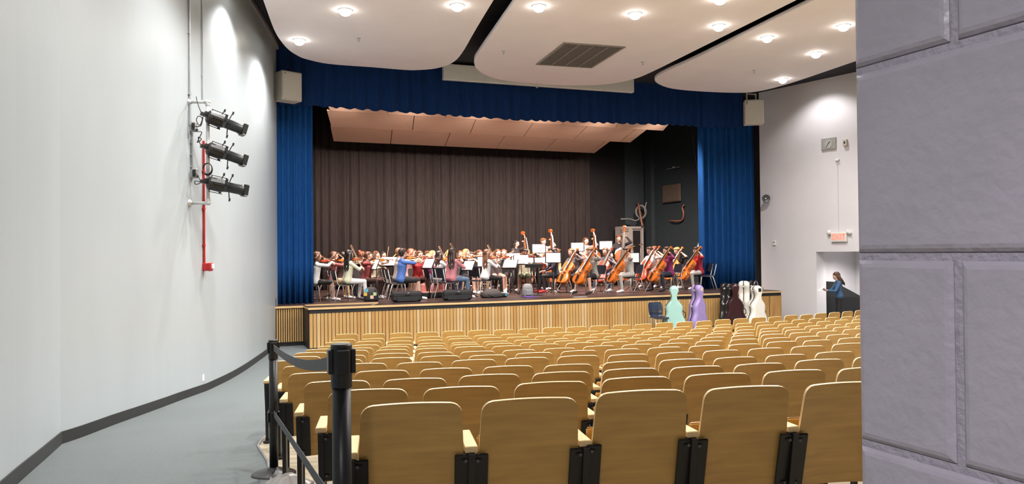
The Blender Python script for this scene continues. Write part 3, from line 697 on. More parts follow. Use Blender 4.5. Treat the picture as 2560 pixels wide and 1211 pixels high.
# ------------------------------------------------------------------ loudspeakers, clock, exit sign and small wall things
def loudspeaker(c, rz, w, h, d, label, drop):
    root = empty('loudspeaker', loc=c, rz=rz); tag(root, label, 'loudspeaker', 'cream loudspeakers flanking the stage')
    b = MB(); b.bbox((0, d / 2, 0), (w, d, h), .012); b.build('cabinet', M['cream'], root)
    b = MB(); b.bbox((0, -.012, 0), (w * .93, .02, h * .93), .008); b.build('front_grille', mat('cream mesh', (.55, .52, .46), .7, bump=.3, bscale=200), root)
    b = MB(); b.lathe([(.014, 0), (.014, .008)], 10, M4=Matrix.Translation((-w * .36, -.02, h * .40)) @ Matrix.Rotation(R(90), 4, 'X')); b.build('badge', M['black'], root)
    b = MB(); b.tube([(-w * .3, d * .4, h / 2), (-.02, d * .4, h / 2 + .16), (.02, d * .4, h / 2 + .16), (w * .3, d * .4, h / 2)], .007, 6); b.tube([(0, d * .4, h / 2 + .16), (0, d * .4, h / 2 + drop)], .006, 6); b.build('hanger', M['steel'], root)
cL = atY(730, 215, 18.75); loudspeaker(cL, R(43), .53, .72, .42, 'cream loudspeaker hanging at the curved aisle wall end of the valance', 1.0)
cR = atY(1886, 279, 23.2); loudspeaker(cR, R(-10), .56, .74, .40, 'cream loudspeaker hanging at the clock wall end of the valance', .75)
b = MB(); b.box((-.20, .1, .40), (.03, .03, .36)); b.box((.14, .1, .40), (.03, .03, .36)); b.box((-.05, .1, .55), (.36, .03, .03)); o = b.build('speaker_bracket', M['grey'], M4=TRZ(cR.x, cR.y, cR.z, R(22))); tag(o, 'grey steel bracket above the loudspeaker at the clock wall', 'bracket')
def on_wall(px, py): p = wpt(px, py); return frame(p, WD, WN, Vector((0, 0, 1)))
root = empty('wall_clock', on_wall(2077, 360)); tag(root, 'square grey wall clock high on the side wall', 'clock')
b = MB(); b.bbox((0, -.02, 0), (.50, .04, .36), .006); b.build('case', mat('clock case', (.36, .36, .34), .5), root)
b = MB(); b.lathe([(.145, 0), (.145, .006)], 28, M4=Matrix.Translation((0, -.042, 0)) @ Matrix.Rotation(R(90), 4, 'X')); dial = b.build('dial', mat('clock dial', (.46, .46, .44), .5), root)
for ang, ln, w_, nm in ((40, .085, .014, 'hour_hand'), (215, .125, .010, 'minute_hand')):
    b = MB(); b.box((0, -.051, ln / 2), (w_ * 1.4, .003, ln)); b.build(nm, M['black'], dial, M4=Matrix.Rotation(R(ang), 4, 'Y'))
b = MB()
for k in range(12): b.box((0, -.050, .128), (.01, .003, .02), Matrix.Rotation(R(30 * k), 4, 'Y'))
b.build('hour_marks', M['print'], dial)
root = empty('wall_box', on_wall(2119, 357)); tag(root, 'small beige box beside the wall clock', 'wall box')
b = MB(); b.bbox((0, -.04, 0), (.13, .08, .20), .008); b.build('body', M['cream'], root); b = MB(); b.box((0, -.084, 0), (.05, .01, .07)); b.build('lens', M['hornmetal'], root)
root = empty('motion_sensor', on_wall(2098, 400)); tag(root, 'small white sensor with a thin wire above the exit sign', 'sensor')
b = MB(); b.bbox((0, -.03, 0), (.14, .06, .06), .01); b.bbox((0, -.02, -.03), (.05, .04, .05), .01); b.build('body', M['white'], root); b = MB(); b.tube([(0, -.006, -.05), (0, -.006, -2.25)], .005, 6); b.build('wire', M['galv'], root)
root = empty('exit_sign', on_wall(2101, 593)); tag(root, 'red lettered exit sign with two emergency lamps above the doorway', 'exit sign')
b = MB(); b.bbox((0, -.05, 0), (.52, .08, .30), .012); b.build('housing', M['white'], root)
b = MB(); b.box((0, -.092, .0), (.44, .004, .22)); fpl = b.build('face_plate', mat('exit face', (.85, .62, .55), .6), root)
tx = bpy.data.curves.new('exit_text', 'FONT'); tx.body = 'EXIT'; tx.size = .235; tx.align_x = 'CENTER'; tx.align_y = 'CENTER'; tx.extrude = .003
to = bpy.data.objects.new('exit_text', tx); col.objects.link(to)
dg = bpy.context.evaluated_depsgraph_get(); tm = bpy.data.meshes.new_from_object(to.evaluated_get(dg)); bpy.data.objects.remove(to)
tm.materials.clear(); tm.materials.append(M['exitlit']); place('lettering', tm, fpl, Matrix.Translation((0, -.097, 0)) @ Matrix.Rotation(R(90), 4, 'X'))
for sx in (-1, 1):
    b = MB(); b.lathe([(.03, 0), (.075, .06), (.08, .11), (.06, .11)], 14, M4=Matrix.Translation((sx * .27, -.06, .10)) @ Matrix.Rotation(R(sx * 55), 4, 'Y')); b.build('emergency_lamp', M['white'], root, smooth=True)
root = empty('horn_loudspeaker', on_wall(1899, 499)); root.matrix_basis = TRZ(*S(15.05, 1.55, wpt(1905, 499).z), R(-6)); tag(root, 'small dark horn loudspeaker at the edge of the blue curtain', 'loudspeaker')
b = MB(); b.lathe([(.03, .0), (.04, .06), (.07, .13), (.12, .19), (.135, .20), (.12, .20), (.05, .12)], 20, M4=Matrix.Rotation(R(90), 4, 'X')); b.build('horn', M['hornmetal'], root, smooth=True)
b = MB(); b.capsule((0, -.10, 0), (0, -.15, 0), .028); b.build('driver_tip', M['white'], root, smooth=True); b = MB(); b.tube([(0, 0, 0), (.05, .2, 0)], .02, 8); b.build('mount', M['hornmetal'], root)
root = empty('thermostat', on_wall(1937, 608)); tag(root, 'small white thermostat low on the side wall', 'thermostat')
b = MB(); b.bbox((0, -.02, 0), (.12, .04, .16), .01); b.build('body', M['white'], root); b = MB(); b.box((0, -.042, .03), (.07, .004, .04)); b.build('display', M['grey'], root)

# ------------------------------------------------------------------ things on the dark stage wall
CBM = SM @ TRZ(14.75, 9.45, DECK, R(0))
root = empty('equipment_cabinet', CBM); tag(root, 'tall grey steel cabinet with a dark opening behind the cellists', 'cabinet')
p_ = atY(1633, 566, S(14.75, 9.45).y); ch = p_.z - DECK
b = MB(); b.box((-.27, .3, ch / 2), (.50, .6, ch)); b.box((.22, .32, ch / 2), (.52, .55, ch)); b.build('body', M['grey'], root, fix=False)
b = MB(); b.box((.20, .02, ch / 2 - .05), (.36, .02, ch - .25)); b.build('opening_shade_panel', M['black'], root)  # black sheet stands for the shade inside the cabinet opening
b = MB(); b.box((.47, 0, ch / 2), (.09, .05, ch)); b.box((.22, 0, ch - .05), (.52, .05, .10)); b.build('door_frame', M['grey'], root)
b = MB(); b.box((-.30, -.012, ch - 1.2), (.03, .03, .12)); b.build('handle', M['black'], root)
def side_wall(px, py, s=15.70):            # point on the stage side wall plane s
    r_ = ray(px, py); b0 = L0 + RV * s; d_ = (b0.x * RV.x + b0.y * RV.y) / (r_.x * RV.x + r_.y * RV.y); return r_ * d_ + Vector((0, 0, EYE))
def sw(px, py, t): return plane_st(px, py, t)
cable([sw(1606, 566, 9.3), sw(1602, 545, 9.4), sw(1597, 515, 9.6), sw(1594, 508, 10.0)], .045, 'copper-coloured conduit bending up from the grey cabinet', M['copper'], 'conduit', 'conduit', 'conduits behind the cellists')
cable([sw(1657, 564, 9.4), sw(1660, 553, 9.3), side_wall(1680, 553), side_wall(1704, 551), side_wall(1709, 535), side_wall(1706, 520), side_wall(1710, 513)], .035, 'copper-coloured conduit running from the cabinet to the stage wall', M['copper'], 'conduit', 'conduit', 'conduits behind the cellists')
b = MB(); c_ = sw(1601, 530, 9.6)
for k in range(4): b.tube([c_ + Vector((.21 * math.cos(q) + .02 * k, .02 * k, (.26 + .012 * k) * math.sin(q))) for q in np.linspace(0, 2 * math.pi, 25)], .02, 6, cap=False)
o = b.build('cable_coil', M['cable'], smooth=True); tag(o, 'grey cable coil hanging above the steel cabinet', 'cable')
cable([sw(1552, 548, 9.5), sw(1575, 548, 9.5), sw(1590, 552, 9.5), sw(1600, 545, 9.5)], .03, 'grey cable end sticking out beside the hanging coil', M['cable'], 'loose_cable', 'cable', 'cables above the cabinet')
cable([sw(1611, 530, 9.5), sw(1614, 515, 9.5), sw(1616, 506, 9.5)], .03, 'short grey cable end rising above the hanging coil', M['cable'], 'loose_cable', 'cable', 'cables above the cabinet')
q0, q1, q2 = side_wall(1657, 465), side_wall(1701, 465), side_wall(1657, 508)
d_ = (q1 - q0); d_.z = 0
b = MB(); b.bbox((d_.length / 2, 0, -(q0.z - q2.z) / 2), (d_.length, .05, q0.z - q2.z), .01); b.bbox((d_.length / 2, -.03, -(q0.z - q2.z) / 2), (d_.length * .9, .02, (q0.z - q2.z) * .9), .005)
o = b.build('access_panel', M['brownplate'], M4=frame(q0, d_.normalized(), Vector((0, 0, 1)).cross(d_.normalized()), Vector((0, 0, 1)))); tag(o, 'square brown access panel on the dark stage wall', 'panel')
cable([side_wall(1733, 338), side_wall(1736, 380), side_wall(1745, 430), side_wall(1750, 480), side_wall(1754, 512)], .010, 'thin pale cord hanging on the dark stage wall', M['cable'], 'cord', 'cord', 'cords on the stage wall')
p_ = side_wall(1682, 421); b = MB(); b.box((0, 0, 0), (.05, .9, .02)); b.box((-.04, -.1, .03), (.04, .12, .05)); o = b.build('wall_rail', M['grey'], M4=TRZ(p_.x, p_.y, p_.z, STA)); tag(o, 'thin horizontal rail above the brown access panel', 'rail')

# stage lamps hidden up behind the valance
for k, s_ in enumerate((1.4, 3.5, 5.6, 7.7, 9.8, 11.9)):
    p = S(s_, 2.14, 6.62); root = empty('stage_lamp', loc=p, rz=STA); tag(root, f'black stage lamp behind the valance, {ORD[k]} from the aisle wall side', 'stage light', 'stage lamps behind the valance')
    ax = Matrix.Rotation(R(-140), 4, 'X')
    b = MB(); b.lathe([(.06, -.22), (.1, -.16), (.1, 0), (.09, 0), (.08, -.04)], 16, M4=ax); b.build('lamp_can', M['black'], root, smooth=True)
    b = MB(); b.tube([(-.12, 0, 0), (-.12, 0, .3), (.12, 0, .3), (.12, 0, 0)], .012, 6); b.build('yoke', M['black'], root)
    L = bpy.data.lights.new('stage_lamp_light', 'SPOT'); L.energy = STAGE_W; L.color = (1, .76, .66); L.spot_size = R(118); L.spot_blend = .7; L.shadow_soft_size = .22
    lo = bpy.data.objects.new('stage_lamp_light', L); col.objects.link(lo); lo.parent = root; lo.location = (0, .03, -.1); lo.rotation_euler = (R(38), 0, 0)

# ------------------------------------------------------------------ people: one continuous body per pose, shared by the players in that pose
V3 = Vector
SKIN, SHIRT, FORE, THIGH, SHIN, SHOE = range(6)
def ik(s, t, l1, l2, pole):
    s, t, pole = V3(s), V3(t), V3(pole); d = t - s; L = min(d.length, (l1 + l2) * .995); d.normalize(); t = s + d * L
    a = (l1 * l1 - l2 * l2 + L * L) / (2 * L); h = math.sqrt(max(0, l1 * l1 - a * a)); p = pole - d * pole.dot(d); p.normalize()
    return s + d * a + p * h, t
class Body:
    def __init__(self): self.c = []
    def cap(self, a, b, ra, rb, tg): self.c.append((V3(a), V3(b), ra, rb, tg))
    def hand(self, w, d, n, curl=50, spread=1.):
        d = V3(d).normalized(); n = V3(n); n = (n - d * n.dot(d)).normalized(); s = d.cross(n)
        w = V3(w); k = w + d * .085
        self.cap(w, k - d * .02, .026, .026, SKIN); self.cap(w + s * .02 + d * .02, k + s * .018 - d * .015, .02, .02, SKIN); self.cap(w - s * .02 + d * .02, k - s * .018 - d * .015, .02, .02, SKIN)
        for i, (o_, ln) in enumerate(((-.033, .062), (-.011, .075), (.011, .07), (.033, .055))):
            b0 = k + s * o_; c1 = R(curl * .6); d1 = d * math.cos(c1) + n * math.sin(c1); m = b0 + d1 * ln * .55; c2 = R(curl * 1.6); d2 = d * math.cos(c2) + n * math.sin(c2)
            self.cap(b0, m, .0105, .0095, SKIN); self.cap(m, m + d2 * ln * .5, .0095, .008, SKIN)
        t0 = w + d * .025 - s * .03; t1 = t0 - s * .025 + d * .03 + n * .012; self.cap(t0, t1, .013, .011, SKIN); self.cap(t1, t1 + d * .025 + n * .014, .011, .009, SKIN)
    def head(self, c, yaw=0., tilt=0., pitch=0.):
        m = Matrix.Translation(c) @ Matrix.Rotation(yaw, 4, 'Z') @ Matrix.Rotation(tilt, 4, 'Y') @ Matrix.Rotation(pitch, 4, 'X'); self.hm = m
        P = lambda x, y, z: m @ V3((x, y, z))
        self.cap(P(0, -.022, .022), P(0, .012, .022), .092, .088, SKIN); self.cap(P(0, .008, -.01), P(0, .03, -.075), .078, .05, SKIN); self.cap(P(-.03, .045, -.085), P(.03, .045, -.085), .03, .03, SKIN)
        self.cap(P(0, .094, .002), P(0, .112, -.028), .010, .016, SKIN); self.cap(P(-.035, .082, .025), P(.035, .082, .025), .012, .012, SKIN); self.cap(P(-.02, .088, -.062), P(.02, .088, -.062), .009, .009, SKIN)
        for sx in (-1, 1): self.cap(P(sx * .088, -.005, .012), P(sx * .088, -.008, -.025), .016, .011, SKIN); self.cap(P(sx * .045, .075, -.02), P(sx * .04, .07, -.03), .022, .02, SKIN)
        self.P = P
    def torso(self, pel, chest, neck):
        pel, chest, neck = V3(pel), V3(chest), V3(neck); x = V3((1, 0, 0)); mid = (pel + chest) / 2
        for k in range(11):
            f_ = k / 10; c_ = pel.lerp(chest, f_) + V3((0, .012 * math.sin(math.pi * f_), 0)); w_ = .088 - .016 * math.sin(math.pi * f_); r_ = .106 - .008 * math.sin(math.pi * f_)
            self.cap(c_ - x * w_, c_ + x * w_, r_, r_, SHIRT)
        sh = (chest * .35 + neck * .65); self.cap(sh - x * .14, sh + x * .14, .068, .068, SHIRT); self.cap(sh - x * .08 + V3((0, -.01, .03)), sh + x * .08 + V3((0, -.01, .03)), .06, .06, SHIRT)
        self.sh = sh
    def arm(self, sx, hand, pole, fd, fn, curl=60, l1=.275, l2=.245):
        s = self.sh + V3((sx * .165, 0, -.01)); e, w = ik(s, hand, l1, l2, pole)
        self.cap(s, e, .057, .045, SHIRT); self.cap(e, w, .043, .029, FORE); self.hand(w, fd, fn, curl); return w
    def leg_sit(self, sx, hip, knee, ank, toe):
        self.cap(hip, knee, .088, .064, THIGH); self.cap(knee, ank, .060, .040, SHIN); self.cap(V3(ank) + V3((0, -.02, -.035)), toe, .042, .036, SHOE)
    def build(self, name, vox=.0125):
        b = MB()
        for a, c, ra, rb, tg in self.c: b.capsule(a, c, ra, rb, n=12)
        me = b.mesh(name, M['white'])
        recalc(me)
        ob = bpy.data.objects.new(name, me); col.objects.link(ob)
        md = ob.modifiers.new('r', 'REMESH'); md.mode = 'VOXEL'; md.voxel_size = vox; md.use_smooth_shade = True
        sm = ob.modifiers.new('s', 'SMOOTH'); sm.factor = .5; sm.iterations = 3
        dg = bpy.context.evaluated_depsgraph_get(); out = bpy.data.meshes.new_from_object(ob.evaluated_get(dg)); bpy.data.objects.remove(ob)
        out.name = name; out.materials.clear()
        for k in range(6): out.materials.append(M['white'])
        n = len(out.polygons); fc = np.zeros(n * 3); out.polygons.foreach_get('center', fc); fc = fc.reshape(-1, 3)
        best = np.full(n, 9.); idx = np.zeros(n, int)
        for a, c, ra, rb, tg in self.c:
            a_, d_ = np.array(a), np.array(c - a); L2 = max(d_ @ d_, 1e-9); t = np.clip(((fc - a_) @ d_) / L2, 0, 1); dist = np.linalg.norm(fc - a_ - t[:, None] * d_, axis=1) - (ra + (rb - ra) * t)
            if tg == SHIRT: dist = dist - .004
            w = dist < best; best[w] = dist[w]; idx[w] = tg
        out.polygons.foreach_set('material_index', idx.tolist()); out.polygons.foreach_set('use_smooth', [True] * n); out.update()
        return out
def sit_base(lean=0.0, wide=.0, headyaw=0., tilt=0., pitch=-.1, knees=None, hx=0.):
    B = Body(); pel = V3((0, 0, .545)); chest = V3((0, .05 + lean, .905)); neck = V3((0, .055 + lean * 1.1, 1.06))
    B.torso(pel, chest, neck)
    hc = V3((hx, .085 + lean * 1.3, 1.235)); B.cap(neck - V3((0, .0, .03)), hc + V3((0, -.02, -.07)), .052, .05, SKIN); B.head(hc, headyaw, tilt, pitch)
    for sx in (-1, 1):
        kx = .13 + wide; B.leg_sit(sx, (sx * .09, .03, .53), (sx * kx, .44, .515), (sx * (kx + .01), .43 + (.05 if sx > 0 else -.04), .105), (sx * (kx + .03), .60 + (.05 if sx > 0 else -.04), .038))
    return B
VIO_O = V3((-.085, .17, 1.10)); VIO_D = V3((-.50, .86, .02)).normalized()      # violin end button and axis
def vio_frame():
    up = V3((.25, .10, 1)); x = VIO_D.cross(up).normalized(); z = x.cross(VIO_D).normalized()
    return frame(VIO_O, x, VIO_D, z)                                   # local y along the neck, z out of the belly
def pose_violin(bow):
    B = sit_base(headyaw=R(22), tilt=R(-10), pitch=R(-8), hx=-.02)
    nk = VIO_O + VIO_D * .50; B.arm(-1, nk + V3((-.01, -.035, -.075)), (-.25, .2, -1), V3((.1, .25, .9)), V3((.8, .3, -.2)), 70)
    ct = VIO_O + VIO_D * .225 + V3((.02, .0, .045)); vf = vio_frame(); side = vf.col[0].to_3d(); upz = vf.col[2].to_3d()
    side = V3((VIO_D.y, -VIO_D.x, 0)).normalized()
    bd = {'mid': (side * .93 + V3((0, 0, -.36))), 'low': (side * .55 + V3((0, 0, -.84))), 'tip': (side * .96 + V3((0, 0, -.25)))}[bow].normalized()
    ln = {'mid': .30, 'low': .34, 'tip': .50}[bow]
    hd = ct + bd * ln; B.bow = (hd, -bd)
    B.arm(1, hd - bd * .0 + V3((.02, -.05, .03)), (.9, -.2, -.5), V3((-.1, .8, -.5)), V3((-.3, 0, -1)), 65)
    return B
def pose_rest():
    B = sit_base(pitch=R(-14)); B.arm(-1, (-.10, .34, .66), (-.8, -.4, -.2), (.5, .8, -.1), (0, 0, -1), 40); B.arm(1, (.12, .38, .66), (.8, -.4, -.2), (-.4, .8, -.1), (0, 0, -1), 40); return B
CEL_B = V3((.04, .66, .30)); CEL_T = V3((-.17, .045, 1.30)); CEL_D = (CEL_T - CEL_B).normalized()
def cel_frame():
    f_ = V3((.0, .9, .45)); z = (f_ - CEL_D * f_.dot(CEL_D)).normalized(); x = CEL_D.cross(z).normalized(); return frame(CEL_B, x, CEL_D, z)
def pose_cello(low=False):
    B = sit_base(wide=.10, headyaw=R(-6), pitch=R(-10), hx=.03)
    nk = CEL_B + CEL_D * (.80 if low else 1.02); cf = cel_frame(); zf = cf.col[2].to_3d()
    B.arm(-1, nk - zf * .015 + V3((-.075, -.02, .0)), (-.75, .15, -.65), (.55, .25, .45), (.5, .4, -.5), 75)
    ct = CEL_B + CEL_D * .34 + zf * .10; bd = (V3((.86, .05, -.30))).normalized(); hd = ct + bd * .22; B.bow = (hd, -bd)
    B.arm(1, hd + V3((.03, -.06, .02)), (.8, -.5, -.2), (-.2, .8, -.4), (-.2, 0, -1), 60); return B
def pose_bass():
    B = Body(); pel = V3((0, 0, .93)); chest = V3((0, .02, 1.24)); neck = V3((0, .03, 1.40)); B.torso(pel, chest, neck); hc = V3((0, .06, 1.56)); B.cap(neck - V3((0, 0, .03)), hc + V3((0, -.02, -.07)), .052, .05, SKIN); B.head(hc, R(15), 0, R(-6))
    for sx in (-1, 1): B.cap((sx * .09, 0, .91), (sx * .11, .02, .49), .09, .062, THIGH); B.cap((sx * .11, .02, .49), (sx * .12, .0, .10), .06, .042, SHIN); B.cap((sx * .12, -.03, .05), (sx * .14, .15, .038), .043, .037, SHOE)
    B.arm(-1, BAS_B + BAS_D * 1.48 + V3((-.075, -.05, 0)), (-1, .1, -.2), (.6, .4, .4), (.4, .5, -.5), 75); B.arm(1, (.18, .40, 1.05), (.9, -.4, -.3), (-.2, .8, -.5), (-.3, 0, -1), 60); return B
BAS_B = V3((-.12, .46, .16)); BAS_T = V3((-.20, .16, 1.84)); BAS_D = (BAS_T - BAS_B).normalized()
def bas_frame():
    f_ = V3((-.25, .9, .3)); z = (f_ - BAS_D * f_.dot(BAS_D)).normalized(); x = BAS_D.cross(z).normalized(); return frame(BAS_B, x, BAS_D, z)
def pose_reader():
    B = Body(); pel = V3((0, 0, .90)); chest = V3((0, .02, 1.20)); neck = V3((0, .03, 1.35)); B.torso(pel, chest, neck); hc = V3((0, .07, 1.50)); B.cap(neck - V3((0, 0, .03)), hc + V3((0, -.02, -.07)), .052, .05, SKIN); B.head(hc, 0, 0, R(-22))
    for sx in (-1, 1): B.cap((sx * .09, 0, .88), (sx * .10, .02, .47), .09, .062, THIGH); B.cap((sx * .10, .02, .47), (sx * .10, .0, .10), .06, .042, SHIN); B.cap((sx * .10, -.03, .05), (sx * .12, .15, .038), .043, .037, SHOE)
    B.arm(-1, (-.10, .36, 1.06), (-.7, -.3, -.7), (.1, .9, .3), (.4, 0, .9), 55); B.arm(1, (.10, .36, 1.06), (.7, -.3, -.7), (-.1, .9, .3), (-.4, 0, .9), 55); return B
POSES = {}
for nm, B in (('mid', pose_violin('mid')), ('low', pose_violin('low')), ('tip', pose_violin('tip')), ('rest', pose_rest()), ('cello', pose_cello()), ('cellolow', pose_cello(True)), ('bass', pose_bass()), ('reader', pose_reader())):
    POSES[nm] = (B.build('body_' + nm), B.hm, getattr(B, 'bow', None))
# hair in head coordinates (facing +y)
def hair_mesh(style):
    B = Body(); c = B.cap
    c((0, -.035, .035), (0, -.005, .045), .100, .092, 0); c((0, -.05, 0), (0, -.045, -.04), .085, .07, 0)
    for sx in (-1, 1): c((sx * .06, .02, .07), (sx * .075, -.02, .0), .04, .03, 0)
    if style == 'short':
        for k in range(7): a = R(-60 + 20 * k); c((.05 * math.sin(a), .03, .09), (.075 * math.sin(a), .075, .075), .034, .022, 0)
    if style in ('long', 'verylong', 'medium'):
        z = {'medium': -.19, 'long': -.34, 'verylong': -.46}[style]
        for q, x in enumerate((-.08, -.05, -.018, .018, .05, .08)):
            zz = z * (.86 + .14 * ((q * 5) % 3) / 2); wv = .012 * (-1) ** q
            c((x, -.05, -.03), (x * 1.05, -.085 + wv, zz * .55), .046, .040, 0); c((x * 1.05, -.085 + wv, zz * .55), (x * .85, -.115 - wv, zz), .040, .016, 0)
        for sx in (-1, 1): c((sx * .082, -.01, .02), (sx * .095, -.02, -.16), .032, .032, 0); c((sx * .095, -.02, -.16), (sx * .09, -.03, max(z, -.27)), .032, .022, 0)
    if style == 'bun': c((0, -.10, .10), (0, -.11, .11), .05, .05, 0)
    if style == 'pony':
        c((0, -.11, .05), (0, -.15, .02), .035, .04, 0); c((0, -.15, .02), (0, -.16, -.22), .045, .025, 0)
    b = Body.build(B, 'hair_' + style, .011)
    b.materials.clear(); b.materials.append(M['white']); return b
HAIR = {s: hair_mesh(s) for s in ('short', 'long', 'verylong', 'medium', 'bun', 'pony')}
_b = MB()
for sx in (-1, 1): _b.capsule((sx * .032 - .009, .0925, .004), (sx * .032 + .009, .0925, .004), .0085, n=8)
EYES = _b.mesh('eyes', flat('dark eyes', (.03, .02, .015), .3), True)
_b = MB(); _b.capsule((-.022, .093, -.062), (.022, .093, -.062), .0075, n=8); MOUTH = _b.mesh('mouth', flat('lips', (.42, .13, .11), .5), True)
_b = MB()
for sx in (-1, 1):
    _b.tube([(sx * .032 + .026 * math.cos(a), .106, .004 + .021 * math.sin(a)) for a in np.linspace(0, 2 * math.pi, 13)], .003, 5, cap=False); _b.tube([(sx * .058, .106, .008), (sx * .09, 0, .012)], .003, 5)
_b.tube([(-.008, .108, .006), (.008, .108, .006)], .003, 5); GLASSES = _b.mesh('glasses', M['black'])

# ------------------------------------------------------------------ instruments
OUTL = [(0, .04), (.02, .14), (.06, .21), (.12, .262), (.2, .288), (.28, .278), (.345, .245), (.375, .262), (.40, .222), (.44, .175), (.5, .157), (.56, .163), (.61, .188), (.635, .222), (.665, .205), (.72, .222), (.80, .236), (.88, .216), (.94, .165), (.98, .09), (1., .03)]
def instrument_meshes(kind):
    L, rib, neck, W = {'violin': (.355, .034, .235, 1.), 'cello': (.755, .125, .46, 1.0), 'bass': (1.10, .20, .70, 1.02)}[kind]
    m = {}
    def ring(k, z): return [(w * W * L * k, L / 2 + (y - .5) * L * k, z) for y, w in OUTL] + [(-w * W * L * k, L / 2 + (y - .5) * L * k, z) for y, w in OUTL[::-1]]
    ar = L * .025
    b = MB(); b.loft([ring(.55, -rib / 2 - ar), ring(.9, -rib / 2 - ar * .4), ring(1, -rib / 2), ring(1, rib / 2), ring(.9, rib / 2 + ar * .4), ring(.55, rib / 2 + ar)])
    m['body'] = (b.mesh('body', M['white']), None); recalc(m['body'][0])
    zt = rib / 2 + ar
    b = MB(); w0, w1 = L * .062, L * .036
    b.loft([[(-w0, L * .62, zt + L * .05), (w0, L * .62, zt + L * .05), (w0, L * .62, zt + L * .065), (-w0, L * .62, zt + L * .065)], [(-w1, L + neck * .72, zt - L * .01), (w1, L + neck * .72, zt - L * .01), (w1, L + neck * .72, zt + L * .01), (-w1, L + neck * .72, zt + L * .01)]])
    m['fingerboard'] = (b.mesh('fingerboard', M['ebony']), M['ebony']); recalc(m['fingerboard'][0])
    b = MB(); b.tube([(0, L * .97, rib * .1), (0, L * 1.06, zt - L * .05), (0, L + neck * .72, zt - L * .035)], [L * .055, L * .040, L * .033], 8); m['neck'] = (b.mesh('neck', M['white']), None); recalc(m['neck'][0])
    y0 = L + neck * .72; b = MB(); q = L * .05
    pts = [(0, y0 - L * .02, zt - L * .03), (0, y0 + neck * .16, zt - L * .05), (0, y0 + neck * .24, zt - L * .07)]
    for k in range(9): a = R(100 - 45 * k); rr = L * .055 * (1 - .07 * k); pts.append((0, y0 + neck * .27 + rr * math.sin(a) * .6 + .0, zt - L * .10 - rr * math.cos(a) + L * .03))
    b.tube(pts, [L * .036, L * .03, L * .028] + [L * .030] * 9, 8); b.lathe([(L * .055, -L * .045), (L * .06, 0), (L * .055, L * .045)], 12, M4=Matrix.Translation((0, y0 + neck * .27, zt - L * .08)) @ Matrix.Rotation(R(90), 4, 'Y'))
    m['scroll'] = (b.mesh('scroll', M['white']), None); recalc(m['scroll'][0])
    b = MB()
    for k in range(4): sx = 1 if k % 2 else -1; b.tube([(0, y0 + neck * (.02 + .05 * k), zt - L * .04), (sx * L * .13, y0 + neck * (.02 + .05 * k), zt - L * .04)], [L * .012, L * .02], 6)
    m['pegs'] = (b.mesh('pegs', M['ebony']), M['ebony'])
    b = MB(); b.loft([[(-L * .06, L * .455, zt - L * .005), (L * .06, L * .455, zt - L * .005), (L * .06, L * .468, zt - L * .005), (-L * .06, L * .468, zt - L * .005)], [(-L * .045, L * .458, zt + L * .085), (L * .045, L * .458, zt + L * .085), (L * .045, L * .464, zt + L * .085), (-L * .045, L * .464, zt + L * .085)]])
    bridge = flat('maple bridge', (.62, .40, .18)); m['bridge'] = (b.mesh('bridge', bridge), bridge); recalc(m['bridge'][0])
    b = MB(); b.loft([[(-L * .035, L * .06, zt + L * .01), (L * .035, L * .06, zt + L * .01), (L * .035, L * .06, zt + L * .03), (-L * .035, L * .06, zt + L * .03)], [(-L * .055, L * .34, zt + L * .045), (L * .055, L * .34, zt + L * .045), (L * .055, L * .34, zt + L * .06), (-L * .055, L * .34, zt + L * .06)]]); m['tailpiece'] = (b.mesh('tailpiece', M['ebony']), M['ebony']); recalc(m['tailpiece'][0])
    b = MB()
    for sx in (-1, 1): b.tube([(sx * L * .075, L * .58, zt - L * .006), (sx * L * .085, L * .55, zt - L * .006), (sx * L * .11, L * .46, zt - L * .01), (sx * L * .135, L * .38, zt - L * .014), (sx * L * .14, L * .355, zt - L * .014)], [L * .012, L * .008, L * .009, L * .008, L * .012], 5)
    m['f_holes'] = (b.mesh('f_holes', M['ebony']), M['ebony'])
    b = MB()
    for k in range(4): x = (k - 1.5); b.tube([(x * L * .016, L * .34, zt + L * .06), (x * L * .022, L * .461, zt + L * .088), (x * L * .011, y0, zt + L * .015)], L * .0028 if kind != 'violin' else .0012, 4)
    m['strings'] = (b.mesh('strings', M['string']), M['string'])
    if kind == 'violin':
        b = MB(); b.capsule((-L * .12, L * .07, zt + .012), (-L * .04, L * .09, zt + .014), .022); m['chin_rest'] = (b.mesh('chin_rest', M['ebony']), M['ebony'])
    else:
        b = MB(); b.tube([(0, 0, 0), (0, -(.36 if kind == 'cello' else .16), 0)], .007, 6); m['endpin'] = (b.mesh('endpin', M['chrome']), M['chrome'])
    return m
INS = {k: instrument_meshes(k) for k in ('violin', 'cello', 'bass')}
VARN = {'orange': mat('orange varnish', (.52, .135, .018), .25, var=.15, vscale=9, coat=.5), 'amber': mat('amber varnish', (.58, .20, .035), .25, var=.15, vscale=9, coat=.5),
        'red': mat('red varnish', (.32, .045, .016), .25, var=.15, vscale=9, coat=.5), 'brown': mat('brown varnish', (.26, .075, .02), .25, var=.15, vscale=9, coat=.5)}
def instrument(kind, mw, varnish, label, group):
    root = empty('violin' if kind == 'violin' else ('cello' if kind == 'cello' else 'double_bass'), mw); tag(root, label, {'violin': 'violin', 'cello': 'cello', 'bass': 'double bass'}[kind], group)
    kids = {}
    for nm in sorted(INS[kind], key=lambda q: q not in ('body', 'neck', 'scroll')):
        me, fixed = INS[kind][nm]
        o = place(nm, me, kids.get({'pegs': 'scroll', 'bridge': 'body', 'tailpiece': 'body', 'f_holes': 'body', 'chin_rest': 'body', 'fingerboard': 'neck'}.get(nm), root)); kids[nm] = o
        if fixed is None: o.material_slots[0].link = 'OBJECT'; o.material_slots[0].material = VARN[varnish]
    return root
